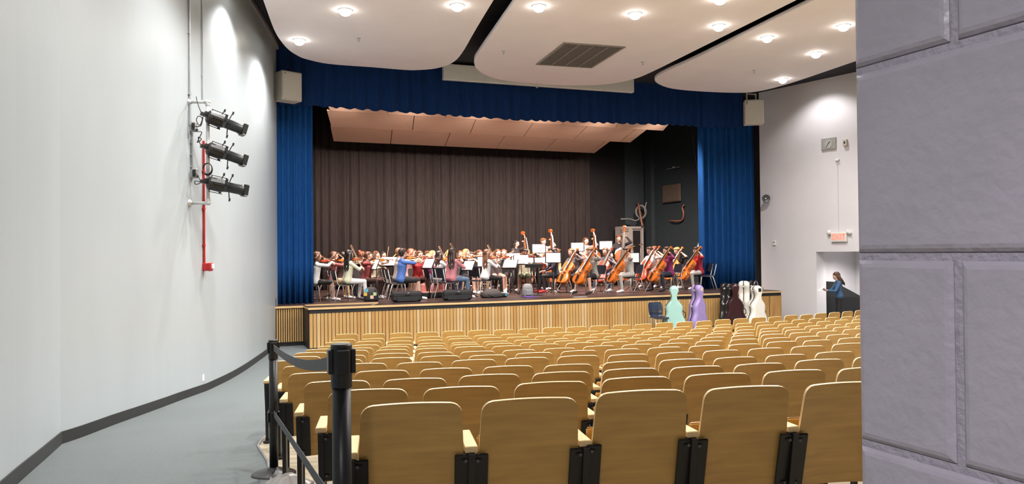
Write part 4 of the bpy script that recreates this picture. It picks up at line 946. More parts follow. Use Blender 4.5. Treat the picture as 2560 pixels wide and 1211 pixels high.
BOWST = mat('bow stick', (.40, .17, .06), .35, var=.1); BOWH = mat('bow hair', (.78, .74, .64), .6)
def bow_meshes(L):
    m = {}; b = MB(); b.tube([(0, -.02, 0), (0, L * .3, .006), (0, L * .6, .004), (0, L, .020)], [.0065, .006, .0055, .005], 6); m['stick'] = b.mesh('stick', BOWST)
    b = MB(); b.box((0, L / 2, -.016), (.011, L * .96, .003)); m['bow_hair'] = b.mesh('bow_hair', BOWH)
    b = MB(); b.box((0, .03, -.010), (.012, .05, .018)); m['frog'] = b.mesh('frog', M['ebony']); b = MB(); b.box((0, L - .01, .002), (.008, .02, .036)); m['tip'] = b.mesh('tip', BOWST); return m
BOWM = {'violin': bow_meshes(.74), 'cello': bow_meshes(.71)}
def bow(kind, mw, hand, d, label):
    d = V3(d).normalized(); up = V3((0, .2, 1)); up = (up - d * up.dot(d)).normalized(); x = d.cross(up)
    root = empty('bow', mw @ frame(hand, x, d, up)); tag(root, label, 'bow', 'bows of the string players')
    for nm, me in BOWM[kind].items(): place(nm, me, root)

# ------------------------------------------------------------------ chairs and music stands
def chair_parts(kind):
    pl = M['plastic'] if kind == 'navy' else M['plasticb']; m = []
    b = MB(); rings = []
    for y, z, w in ((.20, .432, .20), (.17, .452, .212), (.0, .455, .212), (-.15, .450, .20), (-.19, .458, .19)):
        rings.append([(-w, y, z + .008), (-w * .6, y, z - .002), (w * .6, y, z - .002), (w, y, z + .008), (w, y, z - .008), (w * .6, y, z - .018), (-w * .6, y, z - .018), (-w, y, z - .008)])
    b.loft(rings); me = b.mesh('seat', pl); recalc(me); m.append(('seat', me))
    b = MB(); rings = []
    for z, y, w in ((.56, -.225, .17), (.60, -.235, .20), (.72, -.265, .21), (.80, -.285, .20), (.83, -.292, .17)):
        rings.append([(-w, y + .03, z), (-w * .5, y + .006, z), (w * .5, y + .006, z), (w, y + .03, z), (w, y + .018, z), (w * .5, y - .008, z), (-w * .5, y - .008, z), (-w, y + .018, z)])
    b.loft(rings); me = b.mesh('backrest', pl); recalc(me); m.append(('backrest', me))
    for sx in (-1, 1):
        b = MB(); b.tube([(sx * .175, .14, .435), (sx * .185, .17, .415), (sx * .205, .215, 0)], .0125, 8); m.append(('leg', b.mesh('leg', M['chrome'], True)))
        b = MB(); b.tube([(sx * .175, -.14, .43), (sx * .19, -.17, .40), (sx * .215, -.29, 0)], .0125, 8); m.append(('leg', b.mesh('leg', M['chrome'], True)))
        b = MB(); b.tube([(sx * .175, .15, .432), (sx * .18, -.15, .432), (sx * .185, -.205, .47), (sx * .19, -.27, .80)], .0115, 8); m.append(('side_rail', b.mesh('side_rail', M['chrome'], True)))
    b = MB(); b.tube([(-.175, -.10, .43), (.175, -.10, .43)], .01, 6); b.tube([(-.195, .19, .20), (.195, .19, .20)], .008, 6); m.append(('crossbar', b.mesh('crossbar', M['chrome'])))
    return m
CHAIR = {k: chair_parts(k) for k in ('navy', 'black')}
def chair(mw, kind, label):
    root = empty('orchestra_chair', mw); tag(root, label, 'chair', 'chrome-legged orchestra chairs')
    for nm, me in CHAIR[kind]: place(nm, me, root)
    return root
def stand_parts():
    m = {}; b = MB(); b.tube([(0, 0, .06), (0, 0, .62)], .0145, 8); b.tube([(0, 0, .6), (0, 0, 1.0)], .010, 8); m['pole'] = [b.mesh('pole', M['steel'], True)]
    m['leg'] = []
    for a in (90, 210, 330): b = MB(); b.tube([(0, 0, .17), (.06 * math.cos(R(a)), .06 * math.sin(R(a)), .14), (.27 * math.cos(R(a)), .27 * math.sin(R(a)), .012)], .010, 6); m['leg'].append(b.mesh('leg', M['steel'], True))
    return m
STP = stand_parts()
_b = MB(); _b.bbox((0, 0, 0), (.50, .012, .33), .006); _b.box((0, .035, -.155), (.49, .06, .010)); DESK = _b.mesh('desk', M['steel']); recalc(DESK)
_b = MB(); _b.box((-.109, 0, 0), (.214, .003, .29)); _b.box((.109, 0, 0), (.214, .003, .29))
SHEET2 = _b.mesh('sheet', M['paper']); _b = MB(); _b.box((0, 0, 0), (.22, .003, .29)); SHEET1 = _b.mesh('sheet', M['paper'])
_b = MB()
for cx in (-.112, .112):
    for k in range(6): _b.box((cx, .0035, .11 - .043 * k), (.165, .001, .007))
STAFF2 = _b.mesh('staves', flat('faint print', (.62, .61, .60)))
_b = MB()
for k in range(6): _b.box((0, .0035, .11 - .043 * k), (.165, .001, .007))
STAFF1 = _b.mesh('staves', flat('faint print', (.62, .61, .60)))
def music_stand(px, py, t, head, label, sheet=2, slabel=None, tilt=20, hang=0.):
    """desk centre seen at px, py; head: compass angle (deg) the page looks towards"""
    s_ = st_px(px, t); p = S(s_, t); Z = plane_st(px, py, t).z; h = Z - DECK
    rz = R(head) - R(90); root = empty('music_stand', TRZ(p.x, p.y, DECK, rz)); tag(root, label, 'music stand', 'black music stands')
    k = h / 1.0
    o = place('pole', STP['pole'][0], root, Matrix.Diagonal((1, 1, k, 1)))
    for l in STP['leg']: place('leg', l, root)
    dm = Matrix.Translation((0, .02, h)) @ Matrix.Rotation(R(tilt), 4, 'X'); place('desk', DESK, root, dm)
    if sheet:
        sm = TRZ(p.x, p.y, DECK, rz) @ dm @ Matrix.Translation((0, .010, .0 + hang))
        so = empty('sheet_music', sm); tag(so, slabel, 'sheet music', 'sheet music on the stands')
        place('page', SHEET2 if sheet == 2 else SHEET1, so); place('staves', STAFF2 if sheet == 2 else STAFF1, so)

# ------------------------------------------------------------------ the orchestra
HC = dict(black=(.012, .009, .009), dark=(.03, .017, .012), brown=(.085, .04, .022), lbrown=(.19, .095, .045), auburn=(.17, .055, .028), blond=(.42, .26, .11), straw=(.36, .17, .07), ash=(.20, .13, .08))
SK = dict(fair=(.66, .42, .33), tan=(.50, .30, .21), brown=(.17, .085, .055), olive=(.55, .34, .24))
CC = dict(cream=(.66, .66, .50), white=(.74, .74, .76), blue=(.075, .17, .50), grey=(.30, .29, .27), lgrey=(.46, .44, .42), dgrey=(.10, .10, .11), black=(.014, .013, .015), maroon=(.20, .035, .04), mauve=(.50, .19, .23), red=(.48, .03, .035),
          crimson=(.36, .018, .035), purple=(.21, .02, .11), jeans=(.10, .16, .27), dnavy=(.018, .02, .04), brown=(.045, .018, .016), green=(.05, .07, .03), khaki=(.50, .36, .20), pink=(.55, .30, .30), dusty=(.30, .10, .10), yellow=(.62, .50, .20), denim=(.045, .11, .22), peach=(.60, .32, .24))
def cm(pre, k, d): return flat(f'{pre} {k}', d[k], .75 if pre != 'skin' else .5, .06)
def person(mw, pose, hair, hcol, shirt, sl, pants, pl, shoe, skin, label, group, glasses=False):
    me, hm, bw_ = POSES[pose]
    o = place('person', me, None, mw); tag(o, label, 'person', group)
    sk = cm('skin', skin, SK); sh = cm('cloth', shirt, CC); pn = cm('cloth', pants, CC); so = cm('cloth', shoe, CC)
    for i, m_ in enumerate((sk, sh, sh if sl else sk, pn, pn if pl else sk, so)): o.material_slots[i].link = 'OBJECT'; o.material_slots[i].material = m_
    h = place('hair', HAIR[hair], o, hm); h.material_slots[0].link = 'OBJECT'; h.material_slots[0].material = mat('hair ' + hcol, HC[hcol], .45, var=.25, vscale=20)
    place('eyes', EYES, o, hm); place('mouth', MOUTH, o, hm)
    if glasses: place('glasses', GLASSES, o, hm)
    return bw_
# px, t, pose, heading, scale, hair, hair colour, shirt, long sleeves, trousers, long legs, shoes, skin, varnish, chair, phrase
PL = [
 (866, 2.05, 'low', 32, 1.03, 'verylong', 'black', 'cream', 1, 'white', 1, 'dgrey', 'fair', 'brown', 'black', 'cream hoodie and white trousers'),
 (1000, 1.72, 'mid', 24, 1.05, 'short', 'dark', 'blue', 0, 'black', 0, 'white', 'fair', 'amber', 'black', 'blue t-shirt and black shorts'),
 (992, 2.55, 'tip', 26, 1.06, 'short', 'lbrown', 'grey', 0, 'black', 0, 'white', 'fair', 'brown', 'black', 'grey t-shirt behind the blue t-shirt'),
 (1126, 1.55, 'low', 40, 1.05, 'verylong', 'dark', 'mauve', 1, 'jeans', 1, 'white', 'fair', 'brown', 'navy', 'mauve sweater and blue jeans'),
 (1212, 2.55, 'low', 26, 1.02, 'verylong', 'brown', 'white', 1, 'black', 1, 'white', 'fair', 'brown', 'navy', 'white sweatshirt and black leggings'),
 (1093, 2.65, 'low', 34, 1.0, 'long', 'black', 'white', 1, 'dnavy', 1, 'white', 'fair', 'orange', 'navy', 'white jumper and navy trousers'),
 (828, 3.2, 'mid', 10, 1.0, 'medium', 'brown', 'dusty', 1, 'khaki', 1, 'white', 'fair', 'orange', 'black', 'dusty red sweater behind the end stand'),
 (786, 2.5, 'mid', 25, 1.0, 'medium', 'brown', 'white', 1, 'black', 0, 'white', 'fair', 'red', 'black', 'white top half hidden by the blue curtain'),
 (852, 4.3, 'mid', 5, 1.0, 'short', 'black', 'brown', 1, 'black', 1, 'black', 'tan', 'red', 'black', 'dark brown top, dark hair, behind cream hoodie'),
 (899, 4.9, 'mid', -20, 1.0, 'bun', 'auburn', 'brown', 1, 'black', 1, 'black', 'fair', 'brown', 'black', 'brown top with auburn hair in a bun'),
 (914, 3.0, 'tip', -20, .99, 'pony', 'brown', 'maroon', 0, 'brown', 1, 'white', 'fair', 'orange', 'black', 'maroon t-shirt with brown ponytail'),
 (934, 3.6, 'low', -35, 1.0, 'medium', 'brown', 'cream', 1, 'brown', 1, 'black', 'fair', 'orange', 'black', 'pale cream top and dark brown trousers'),
 (952, 5.4, 'mid', -45, 1.0, 'long', 'black', 'black', 1, 'black', 1, 'black', 'tan', 'red', 'black', 'black top with long black hair, back row'),
 (1021, 3.9, 'mid', 5, 1.05, 'medium', 'auburn', 'pink', 1, 'peach', 1, 'white', 'fair', 'red', 'black', 'pale pink top with auburn hair'),
 (1045, 3.0, 'mid', -65, 1.0, 'medium', 'brown', 'red', 0, 'brown', 1, 'white', 'fair', 'red', 'black', 'bright red t-shirt'),
 (1064, 5.1, 'mid', -50, 1.0, 'short', 'brown', 'pink', 0, 'black', 1, 'white', 'fair', 'brown', 'black', 'pink t-shirt with short brown hair'),
 (1076, 4.2, 'mid', -40, 1.0, 'medium', 'blond', 'purple', 0, 'denim', 0, 'white', 'fair', 'brown', 'black', 'plum t-shirt with blond hair'),
 (1091, 5.9, 'mid', -70, 1.0, 'long', 'black', 'dgrey', 1, 'black', 1, 'black', 'tan', 'orange', 'black', 'charcoal top with long black hair'),
 (1119, 3.7, 'mid', -20, 1.02, 'medium', 'blond', 'peach', 0, 'black', 0, 'white', 'fair', 'orange', 'black', 'peach t-shirt behind the mauve sweater'),
 (1148, 5.9, 'mid', -75, 1.0, 'medium', 'brown', 'dgrey', 1, 'black', 1, 'black', 'fair', 'brown', 'black', 'charcoal top with brown hair, back row'),
 (1159, 3.9, 'tip', -30, 1.03, 'long', 'straw', 'dnavy', 0, 'black', 0, 'white', 'fair', 'orange', 'black', 'navy t-shirt with long strawberry-blond hair'),
 (1177, 5.1, 'rest', -80, .98, 'short', 'dark', 'lgrey', 0, 'black', 1, 'white', 'fair', 'orange', 'black', 'light grey t-shirt with short dark hair'),
 (1194, 4.2, 'mid', -60, 1.01, 'pony', 'brown', 'dnavy', 1, 'khaki', 1, 'white', 'fair', 'red', 'black', 'navy sweater and khaki trousers'),
 (1212, 5.8, 'mid', -85, 1.02, 'medium', 'dark', 'pink', 1, 'black', 1, 'white', 'fair', 'brown', 'black', 'pink sweater with dark hair'),
 (1241, 3.9, 'mid', -75, 1.02, 'medium', 'brown', 'dgrey', 0, 'peach', 0, 'white', 'fair', 'red', 'black', 'dark grey t-shirt holding a red violin'),
 (1259, 4.75, 'tip', -100, 1.02, 'medium', 'auburn', 'black', 0, 'black', 0, 'white', 'fair', 'orange', 'black', 'black t-shirt with auburn hair'),
 (1317, 4.6, 'mid', -110, 1.02, 'long', 'blond', 'cream', 1, 'black', 1, 'white', 'fair', 'brown', 'black', 'cream top with long blond hair'),
 (1311, 3.3, 'mid', -95, 1.03, 'short', 'black', 'cream', 0, 'green', 0, 'black', 'brown', 'red', 'black', 'cream t-shirt and dark green shorts'),
 (1390, 2.9, 'rest', 190, 1.04, 'long', 'black', 'dnavy', 1, 'black', 1, 'red', 'fair', 'red', 'black', 'navy hoodie and black trousers'),
 (1396, 4.3, 'mid', 200, 1.03, 'medium', 'brown', 'yellow', 1, 'black', 1, 'white', 'fair', 'brown', 'black', 'yellow sweater with brown hair'),
 (1434, 2.9, 'cello', 232, 1.02, 'long', 'lbrown', 'dgrey', 1, 'black', 1, 'white', 'fair', 'orange', 'navy', 'charcoal sweater with long light brown hair'),
 (1482, 1.75, 'cello', 222, 1.04, 'short', 'ash', 'grey', 1, 'black', 0, 'black', 'fair', 'orange', 'navy', 'grey sweater and black shorts'),
 (1519, 2.9, 'cellolow', 238, 1.03, 'long', 'brown', 'dgrey', 1, 'jeans', 1, 'white', 'fair', 'red', 'navy', 'charcoal top and jeans with long brown hair'),
 (1574, 1.85, 'cello', 200, 1.04, 'short', 'dark', 'lgrey', 0, 'lgrey', 1, 'white', 'olive', 'orange', 'navy', 'light grey t-shirt and sweatpants'),
 (1630, 2.7, 'cello', 226, 1.05, 'short', 'dark', 'white', 0, 'dgrey', 0, 'black', 'fair', 'red', 'navy', 'white t-shirt and glasses'),
 (1640, 4.0, 'cello', 225, 1.06, 'medium', 'lbrown', 'peach', 1, 'black', 1, 'white', 'fair', 'brown', 'black', 'peach top behind the white t-shirt'),
 (1673, 1.75, 'cello', 205, 1.04, 'medium', 'dark', 'purple', 1, 'dnavy', 1, 'black', 'fair', 'orange', 'navy', 'plum long-sleeved top and navy jeans'),
 (1698, 3.1, 'cello', 222, 1.03, 'short', 'blond', 'black', 0, 'grey', 1, 'white', 'fair', 'amber', 'navy', 'black t-shirt with short blond hair'),
 (1748, 2.2, 'cello', 200, 1.04, 'short', 'dark', 'crimson', 0, 'lgrey', 1, 'white', 'tan', 'orange', 'navy', 'crimson t-shirt and grey striped trousers'),
]
bassists = [
 (1288, 6.3, -45, 1.02, 'long', 'black', 'black', 0, 'black', 1, 'black', 'fair', 'brown', 'black t-shirt with long black hair'),
 (1357, 6.4, -70, 1.06, 'short', 'lbrown', 'grey', 0, 'black', 1, 'black', 'fair', 'brown', 'grey t-shirt with short light brown hair'),
 (1463, 6.4, -70, 1.07, 'medium', 'brown', 'pink', 0, 'black', 1, 'black', 'fair', 'brown', 'pink t-shirt with brown hair'),
 (1549, 6.3, 250, 1.13, 'short', 'auburn', 'black', 1, 'black', 1, 'black', 'fair', 'brown', 'black long-sleeved top with auburn hair'),
]
GRP = 'student players of the orchestra'
for px, t, pose, hd, sc, hair, hcol, shirt, sl, pants, plg, shoe, skin, varn, ck, phrase in PL:
    s_ = st_px(px, t); p = S(s_, t); mw = TRZ(p.x, p.y, DECK, R(hd - 90), sc)
    verb = {'rest': 'seated with violin on lap', 'cello': 'playing the cello', 'cellolow': 'playing the cello'}.get(pose, 'bowing a violin')
    bw_ = person(mw, pose, hair, hcol, shirt, sl, pants, plg, shoe, skin, f'person in {phrase}, {verb}', GRP, 'glasses' in phrase)
    chair(mw @ Matrix.Translation((0, -.10, 0)), ck, f'chair under the player in {phrase}')
    if pose in ('cello', 'cellolow'):
        instrument('cello', mw @ cel_frame(), varn, f'{varn} cello of the player in {phrase}', 'cellos')
        bow('cello', mw, bw_[0], bw_[1], f'cello bow of the player in {phrase}')
    elif pose == 'rest':
        instrument('violin', mw @ frame((.05, .32, .74), V3((.5, .4, -.7)).normalized(), V3((-.3, .5, .8)).normalized(), V3((.5, .4, -.7)).normalized().cross(V3((-.3, .5, .8)).normalized())), varn, f'{varn} violin of the player in {phrase}', 'violins')
    else:
        instrument('violin', mw @ vio_frame(), varn, f'{varn} violin of the player in {phrase}', 'violins')
        bow('violin', mw, bw_[0], bw_[1], f'violin bow of the player in {phrase}')
for px, t, hd, sc, hair, hcol, shirt, sl, pants, plg, shoe, skin, varn, phrase in bassists:
    s_ = st_px(px, t); p = S(s_, t); mw = TRZ(p.x, p.y, DECK, R(hd - 90), sc)
    person(mw, 'bass', hair, hcol, shirt, sl, pants, plg, shoe, skin, f'standing person in {phrase}, playing double bass', GRP)
    instrument('bass', mw @ bas_frame(), varn, f'double bass of the player in {phrase}', 'double basses')
# spare chairs
for px, t, hd, kind, lab in ((1768, 1.75, 165, 'navy', 'empty navy chair beside the wide blue curtain'), (1105, 2.2, 75, 'navy', 'empty navy chair turned beside the mauve sweater player'), (1196, 2.35, 60, 'navy', 'spare navy chair beside the white sweatshirt player')):
    p = S(st_px(px, t), t); chair(TRZ(p.x, p.y, DECK, R(hd - 90), 1.04), kind, lab)
# music stands: desk at px, py
for a in ((822, 668, 2.6, 190, 'music stand in front of the dusty red sweater player', 2, 'sheet music facing the player at the curtain edge', 24),
          (941, 662, 2.35, 205, 'music stand ahead of the cream hoodie player', 2, 'sheet music ahead of the cream hoodie player', 22),
          (972, 655, 3.1, 265, 'music stand behind the blue t-shirt player', 2, 'wide sheet music left of the grey t-shirt player', 30),
          (1073, 660, 2.1, 222, 'music stand ahead of the blue t-shirt player', 2, 'sheet music ahead of the blue t-shirt player', 26),
          (1172, 665, 1.9, 225, 'music stand ahead of the mauve sweater player', 2, 'sheet music ahead of the mauve sweater player', 26),
          (1203, 655, 3.3, 275, 'music stand behind the white sweatshirt player', 1, 'single page on the stand behind the white sweatshirt player', 12),
          (1276, 661, 2.5, 242, 'music stand ahead of the white sweatshirt player', 2, 'large bright sheet music ahead of the white sweatshirt player', 32),
          (1283, 645, 4.0, 265, 'music stand behind the large bright sheet music', 2, 'sheet music behind the large bright sheets', 20),
          (1303, 650, 2.85, 262, 'music stand in front of the dark green shorts', 2, 'sheet music in front of the cream t-shirt player', 22),
          (1347, 622, 5.6, 275, 'tall music stand of the bassist in grey t-shirt', 2, 'sheet music on the tall stand of the grey t-shirt bassist', 8),
          (1383, 645, 2.2, 268, 'thin music stand in front of the navy hoodie player', 2, 'open sheet music in front of the navy hoodie player', 10),
          (1444, 618, 5.6, 260, 'tall music stand of the bassist in pink t-shirt', 2, 'sheet music on the stand of the pink t-shirt bassist', 8),
          (1515, 614, 5.4, 262, 'tall music stand of the bassist in black long sleeves', 2, 'sheet music on the stand of the black-sleeved bassist', 8),
          (1580, 645, 2.6, 262, 'music stand behind the light grey t-shirt cellist', 2, 'open sheet music behind the light grey t-shirt cellist', 10),
          (1361, 655, 3.6, 255, 'music stand between conductor desk and navy hoodie player', 1, 'tall single page beside the navy hoodie player', 12)):
    music_stand(a[0], a[1], a[2], a[3], a[4], a[5], a[6], a[7])
# conductor's wide desk
t = 2.0; p = S(st_px(1335, t), t); z = plane_st(1335, 661, t).z - DECK
root = empty('conductor_desk', TRZ(p.x, p.y, DECK, R(-5))); tag(root, 'wide black conductor desk on two posts, centre stage', 'conductor desk')
b = MB(); b.bbox((0, 0, z), (.52, .40, .03), .008, None); b.box((0, -.19, z - .05), (.52, .015, .10)); b.build('desk_top', M['steel'], root)
for sx in (-.09, .11): b = MB(); b.tube([(sx, 0, .03), (sx, 0, z)], .017, 8); b.build('post', M['steel'], root)
b = MB(); b.bbox((0, 0, .015), (.5, .4, .03), .01); b.build('base', M['steel'], root)
for px, py, lab in ((1324, 651, 'landscape score sheet on the conductor desk, nearer the bright sheets'), (1346, 651, 'landscape score sheet on the conductor desk, nearer the navy hoodie')):
    q = plane_st(px, py, t + .12); root = empty('score_sheet', TRZ(q.x, q.y, q.z, STA - .1)); tag(root, lab, 'sheet music', 'sheet music on the stands')
    b = MB(); b.box((0, 0, 0), (.235, .004, .15), Matrix.Rotation(R(-12), 4, 'X')); b.build('page', M['paper'], root); b = MB()
    b.box((0, -.004, .0), (.13, .002, .012), Matrix.Rotation(R(-12), 4, 'X')); b.build('print_line', flat('faint print', (.62, .61, .60)), root)

# ------------------------------------------------------------------ cases and bags on the stage
def soft_case(px, py, t, w, label, hd):
    p = S(st_px(px, t), t); root = empty('violin_case', TRZ(p.x, p.y, DECK, hd)); tag(root, label, 'violin case', 'black oblong violin cases')
    m_ = mat('black nylon', (.014, .014, .017), .7, var=.2, vscale=30, bump=.1, bscale=90)
    b = MB(); b.bbox((0, 0, .145), (w, .24, .27), .05); b.build('shell', m_, root)
    b = MB(); b.bbox((0, -.008, .16), (w * .985, .235, .012), .004); b.build('zip', M['steel'], root)
    b = MB(); b.tube([(-.07, -.13, .2), (-.05, -.15, .2), (.05, -.15, .2), (.07, -.13, .2)], .01, 6); b.build('handle', m_, root)
    b = MB(); b.bbox((.02, -.125, .24), (.035, .012, .03), .004); b.build('name_tag', M['cond'], root)
    b = MB(); b.bbox((0, -.12, .08), (w * .7, .03, .12), .01); b.build('pocket', m_, root)
soft_case(1016, 740, .98, .80, 'black oblong violin case in front of the blue t-shirt player', STA - .06)
soft_case(1142, 738, .92, .80, 'black oblong violin case in front of the mauve sweater player', STA - .12)
def lump(name, px, t, prof, m_, hd, extras=()):
    p = S(st_px(px, t), t); root = empty(name, TRZ(p.x, p.y, DECK, hd)); b = MB(); b.loft([[(x * w, y * d + yo, z) for x, y in ((-.5, -.4), (-.4, -.5), (.4, -.5), (.5, -.4), (.5, .4), (.4, .5), (-.4, .5), (-.5, .4))] for z, w, d, yo in prof]); b.build('body', m_, root, smooth=True); return root
bagm = mat('black bag cloth', (.017, .016, .018), .75, var=.25, vscale=25, bump=.2, bscale=60)
root = lump('gig_bag', 1228, 1.55, ((.0, .5, .3, 0), (.06, .62, .34, 0), (.15, .52, .28, 0), (.23, .34, .2, 0), (.25, .2, .1, 0)), mat('charcoal bag cloth', (.045, .04, .04), .7, var=.2, vscale=25, bump=.2, bscale=60), STA + .1); tag(root, 'slumped charcoal gig bag under the white sweatshirt player', 'bag')
b = MB(); b.capsule((.30, 0, .07), (.44, -.02, .06), .065); b.build('neck_pouch', bagm, root, smooth=True); b = MB(); b.lathe([(.04, 0), (.04, .012)], 16, M4=Matrix.Translation((.42, -.085, .07)) @ Matrix.Rotation(R(90), 4, 'X')); b.build('round_patch', flat('teal patch', (.04, .28, .36)), root)
b = MB(); b.tube([(-.2, -.16, .1), (0, -.19, .03), (.25, -.17, .05)], .012, 6); b.build('strap', bagm, root)
root = lump('backpack', 1318, 1.5, ((.0, .26, .2, 0), (.05, .30, .22, 0), (.25, .26, .2, 0), (.34, .2, .16, 0), (.37, .12, .08, 0)), mat('grey bag cloth', (.24, .25, .26), .75, var=.15, vscale=25, bump=.2), STA); tag(root, 'grey backpack standing in front of the conductor desk', 'backpack')
b = MB(); b.tube([(-.04, 0, .36), (-.03, 0, .42), (.03, 0, .42), (.04, 0, .36)], .01, 6); b.build('grab_loop', bagm, root); b = MB(); b.bbox((0, -.12, .12), (.2, .04, .16), .015); b.build('front_pocket', mat('grey bag cloth', (.24, .25, .26)), root); b = MB(); b.tube([(.15, .0, .3), (.19, .0, .18), (.16, 0, .04)], .016, 6); b.build('shoulder_strap', bagm, root)
p = S(st_px(1322, 1.15), 1.15); b = MB(); b.bbox((0, 0, .012), (.34, .26, .022), .006); b.box((0, 0, .012), (.335, .255, .03)); o = b.build('folder', flat('violet plastic', (.16, .07, .36), .4), M4=TRZ(p.x, p.y, DECK, STA + .2)); tag(o, 'violet folder lying on the stage before the grey backpack', 'folder')
root = lump('backpack', 927, 1.75, ((.0, .34, .26, 0), (.06, .4, .3, 0), (.22, .36, .26, 0), (.34, .28, .2, 0), (.38, .16, .1, 0)), bagm, STA - .2); tag(root, 'black backpack with colourful cards beside the cream hoodie player', 'backpack')
for k, (x, z, c_) in enumerate(((-.12, .30, (.10, .42, .55)), (-.15, .2, (.70, .45, .08)), (.10, .2, (.45, .60, .30)), (.02, .12, (.75, .5, .4)))): b = MB(); b.box((x, -.15, z), (.09, .01, .09)); b.build('card', flat(f'card {k}', c_), root)
b = MB(); b.tube([(.1, -.1, .34), (.16, -.16, .2), (.12, -.15, .05)], .014, 6); b.build('strap', bagm, root)
# open violin case with pink lining behind
t = 2.45; p = S(st_px(1085, t), t); root = empty('open_violin_case', TRZ(p.x, p.y, DECK, STA)); tag(root, 'open violin case with pale pink lining on the stage floor', 'violin case')
b = MB(); b.bbox((0, 0, .08), (.78, .26, .16), .03); b.build('shell', bagm, root); b = MB(); b.bbox((0, 0, .16), (.74, .22, .02), .01); b.build('lining', flat('pink lining', (.62, .26, .24)), root); b = MB(); b.bbox((0, .17, .26), (.78, .06, .26), .02, None); b.bbox((0, .135, .26), (.74, .02, .22), .008); b.build('lid', flat('pink lining', (.62, .26, .24)), root)
p = atZ(1450, 743, DECK + .004); b = MB(); b.box((0, 0, 0), (.42, .16, .003)); o = b.build('loose_sheet', M['paper'], M4=TRZ(p.x, p.y, p.z, STA)); tag(o, 'white sheet lying on the stage at the grey sweater cellist feet', 'paper')
# cymbals behind the cellists
for px, py, t, rr, lab in ((1583, 616, 6.6, .22, 'bronze cymbal on a stand behind the light grey t-shirt cellist'), (1601, 612, 6.9, .20, 'second bronze cymbal nearer the grey steel cabinet')):
    q = plane_st(px, py, t); root = empty('cymbal_stand', TRZ(q.x, q.y, DECK)); tag(root, lab, 'cymbal', 'cymbals behind the cellos'); h = q.z - DECK
    b = MB(); b.lathe([(rr, h - .012), (rr * .4, h + .012), (.06, h + .02), (.03, h + .045), (.0, h + .046)], 22); b.build('cymbal', M['brass'], root, smooth=True); b = MB(); b.tube([(0, 0, .3), (0, 0, h + .06)], .011, 8); b.build('pole', M['chrome'], root)
    for a in (0, 120, 240): b = MB(); b.tube([(0, 0, .45), (.26 * math.cos(R(a)), .26 * math.sin(R(a)), .01)], .009, 6); b.build('leg', M['chrome'], root)
# white globe lamps at the curtain edge
q = plane_st(1746, 622, 4.0); root = empty('lamp_stand', TRZ(q.x, q.y, DECK)); tag(root, 'white rounded lamp on a stand beside the wide blue curtain', 'lamp'); h = q.z - DECK
b = MB(); b.lathe([(.02, h - .16), (.06, h - .12), (.075, h), (.05, h + .09), (.02, h + .12)], 16); b.build('shade', M['white'], root, smooth=True); b = MB(); b.tube([(0, 0, .02), (0, 0, h - .14)], .012, 8); b.lathe([(.14, 0), (.13, .02), (.02, .03)], 16); b.build('pole', M['steel'], root); b = MB(); b.tube([(0, 0, h + .1), (0, 0, h + .2)], .025, 8); b.build('cap', M['cond'], root)

# ------------------------------------------------------------------ cello cases and chair in front of the stage
COUT = [(0, .10), (.01, .17), (.04, .215), (.1, .238), (.18, .245), (.26, .235), (.34, .195), (.40, .172), (.46, .172), (.52, .18), (.58, .168), (.64, .125), (.68, .085), (.72, .066), (.77, .060), (.82, .066), (.86, .083), (.90, .095), (.94, .094), (.975, .072), (1., .03)]
def cello_case(px, py, rz, Y, label, m_, trimm=M['black'], h=1.32, lean=0., badge=None, shade=None):
    p = atY(px, py, Y)                     # py: top of the case
    root = empty('cello_case', TRZ(p.x, p.y, floorz(p.x, p.y), rz) @ Matrix.Rotation(lean, 4, 'X')); tag(root, label, 'cello case', 'hard cello cases before the stage')
    def ring(k, y, ko=0): return [(w * h * k, y, .5 * h + (z - .5) * h * (1 - (1 - k) * .35)) for z, w in COUT] + [(-w * h * k, y, .5 * h + (z - .5) * h * (1 - (1 - k) * .35)) for z, w in COUT[::-1]]
    for nm, ys in (('front_shell', ((-.17, .62), (-.155, .84), (-.10, .97), (-.012, 1.0))), ('rear_shell', ((.012, 1.0), (.08, .97), (.13, .84), (.145, .62)))):
        b = MB(); b.loft([ring(k, y) for y, k in ys]); b.build(nm, m_, root, smooth=False)
    for o in root.children:
        o.data.polygons.foreach_set('use_smooth', [len(pl.vertices) == 4 for pl in o.data.polygons])
    b = MB(); b.loft([ring(1.012, -.012), ring(1.012, .012)]); b.build('seam_band', trimm, root)
    b = MB(); b.tube([(.165 * h, -.02, .30 * h), (.235 * h, -.02, .34 * h), (.235 * h, -.02, .42 * h), (.175 * h, -.02, .47 * h)], .014, 8); b.build('handle', trimm, root, smooth=True)
    for z, w in ((.12, .243), (.55, .176), (.88, .09)):
        b = MB(); b.bbox((w * h + .006, 0, z * h), (.02, .05, .05), .005); b.bbox((-w * h - .006, 0, z * h), (.02, .05, .05), .005); b.build('latch', M['chrome'], root)
    for sx in (-1, 1): b = MB(); b.lathe([(.02, 0), (.018, -.012)], 10, M4=Matrix.Translation((sx * .12, 0, .0))); b.build('foot', M['black'], root)
    if badge:
        b = MB(); b.bbox((0, -.17, .90 * h), (.10, .012, .10), .005, None); b.build('badge', badge, root)
    return root
mint = mat('mint shell', (.33, .55, .50), .22, var=.03, coat=.6); lil = mat('lilac shell', (.30, .22, .47), .4, var=.05); wht = mat('white shell', (.78, .74, .66), .25, var=.02, coat=.5); mrn = mat('dark maroon shell', (.030, .006, .009), .3, var=.2); blk = mat('black shell', (.010, .010, .012), .16, var=.1, coat=.5)
cello_case(1684, 716, R(-5), 21.0, 'mint green cello case standing beside the navy chair', mint)
cello_case(1742, 714, R(38), 21.3, 'lilac cello case standing before the stage', lil, badge=flat('tan sticker', (.62, .45, .35)))
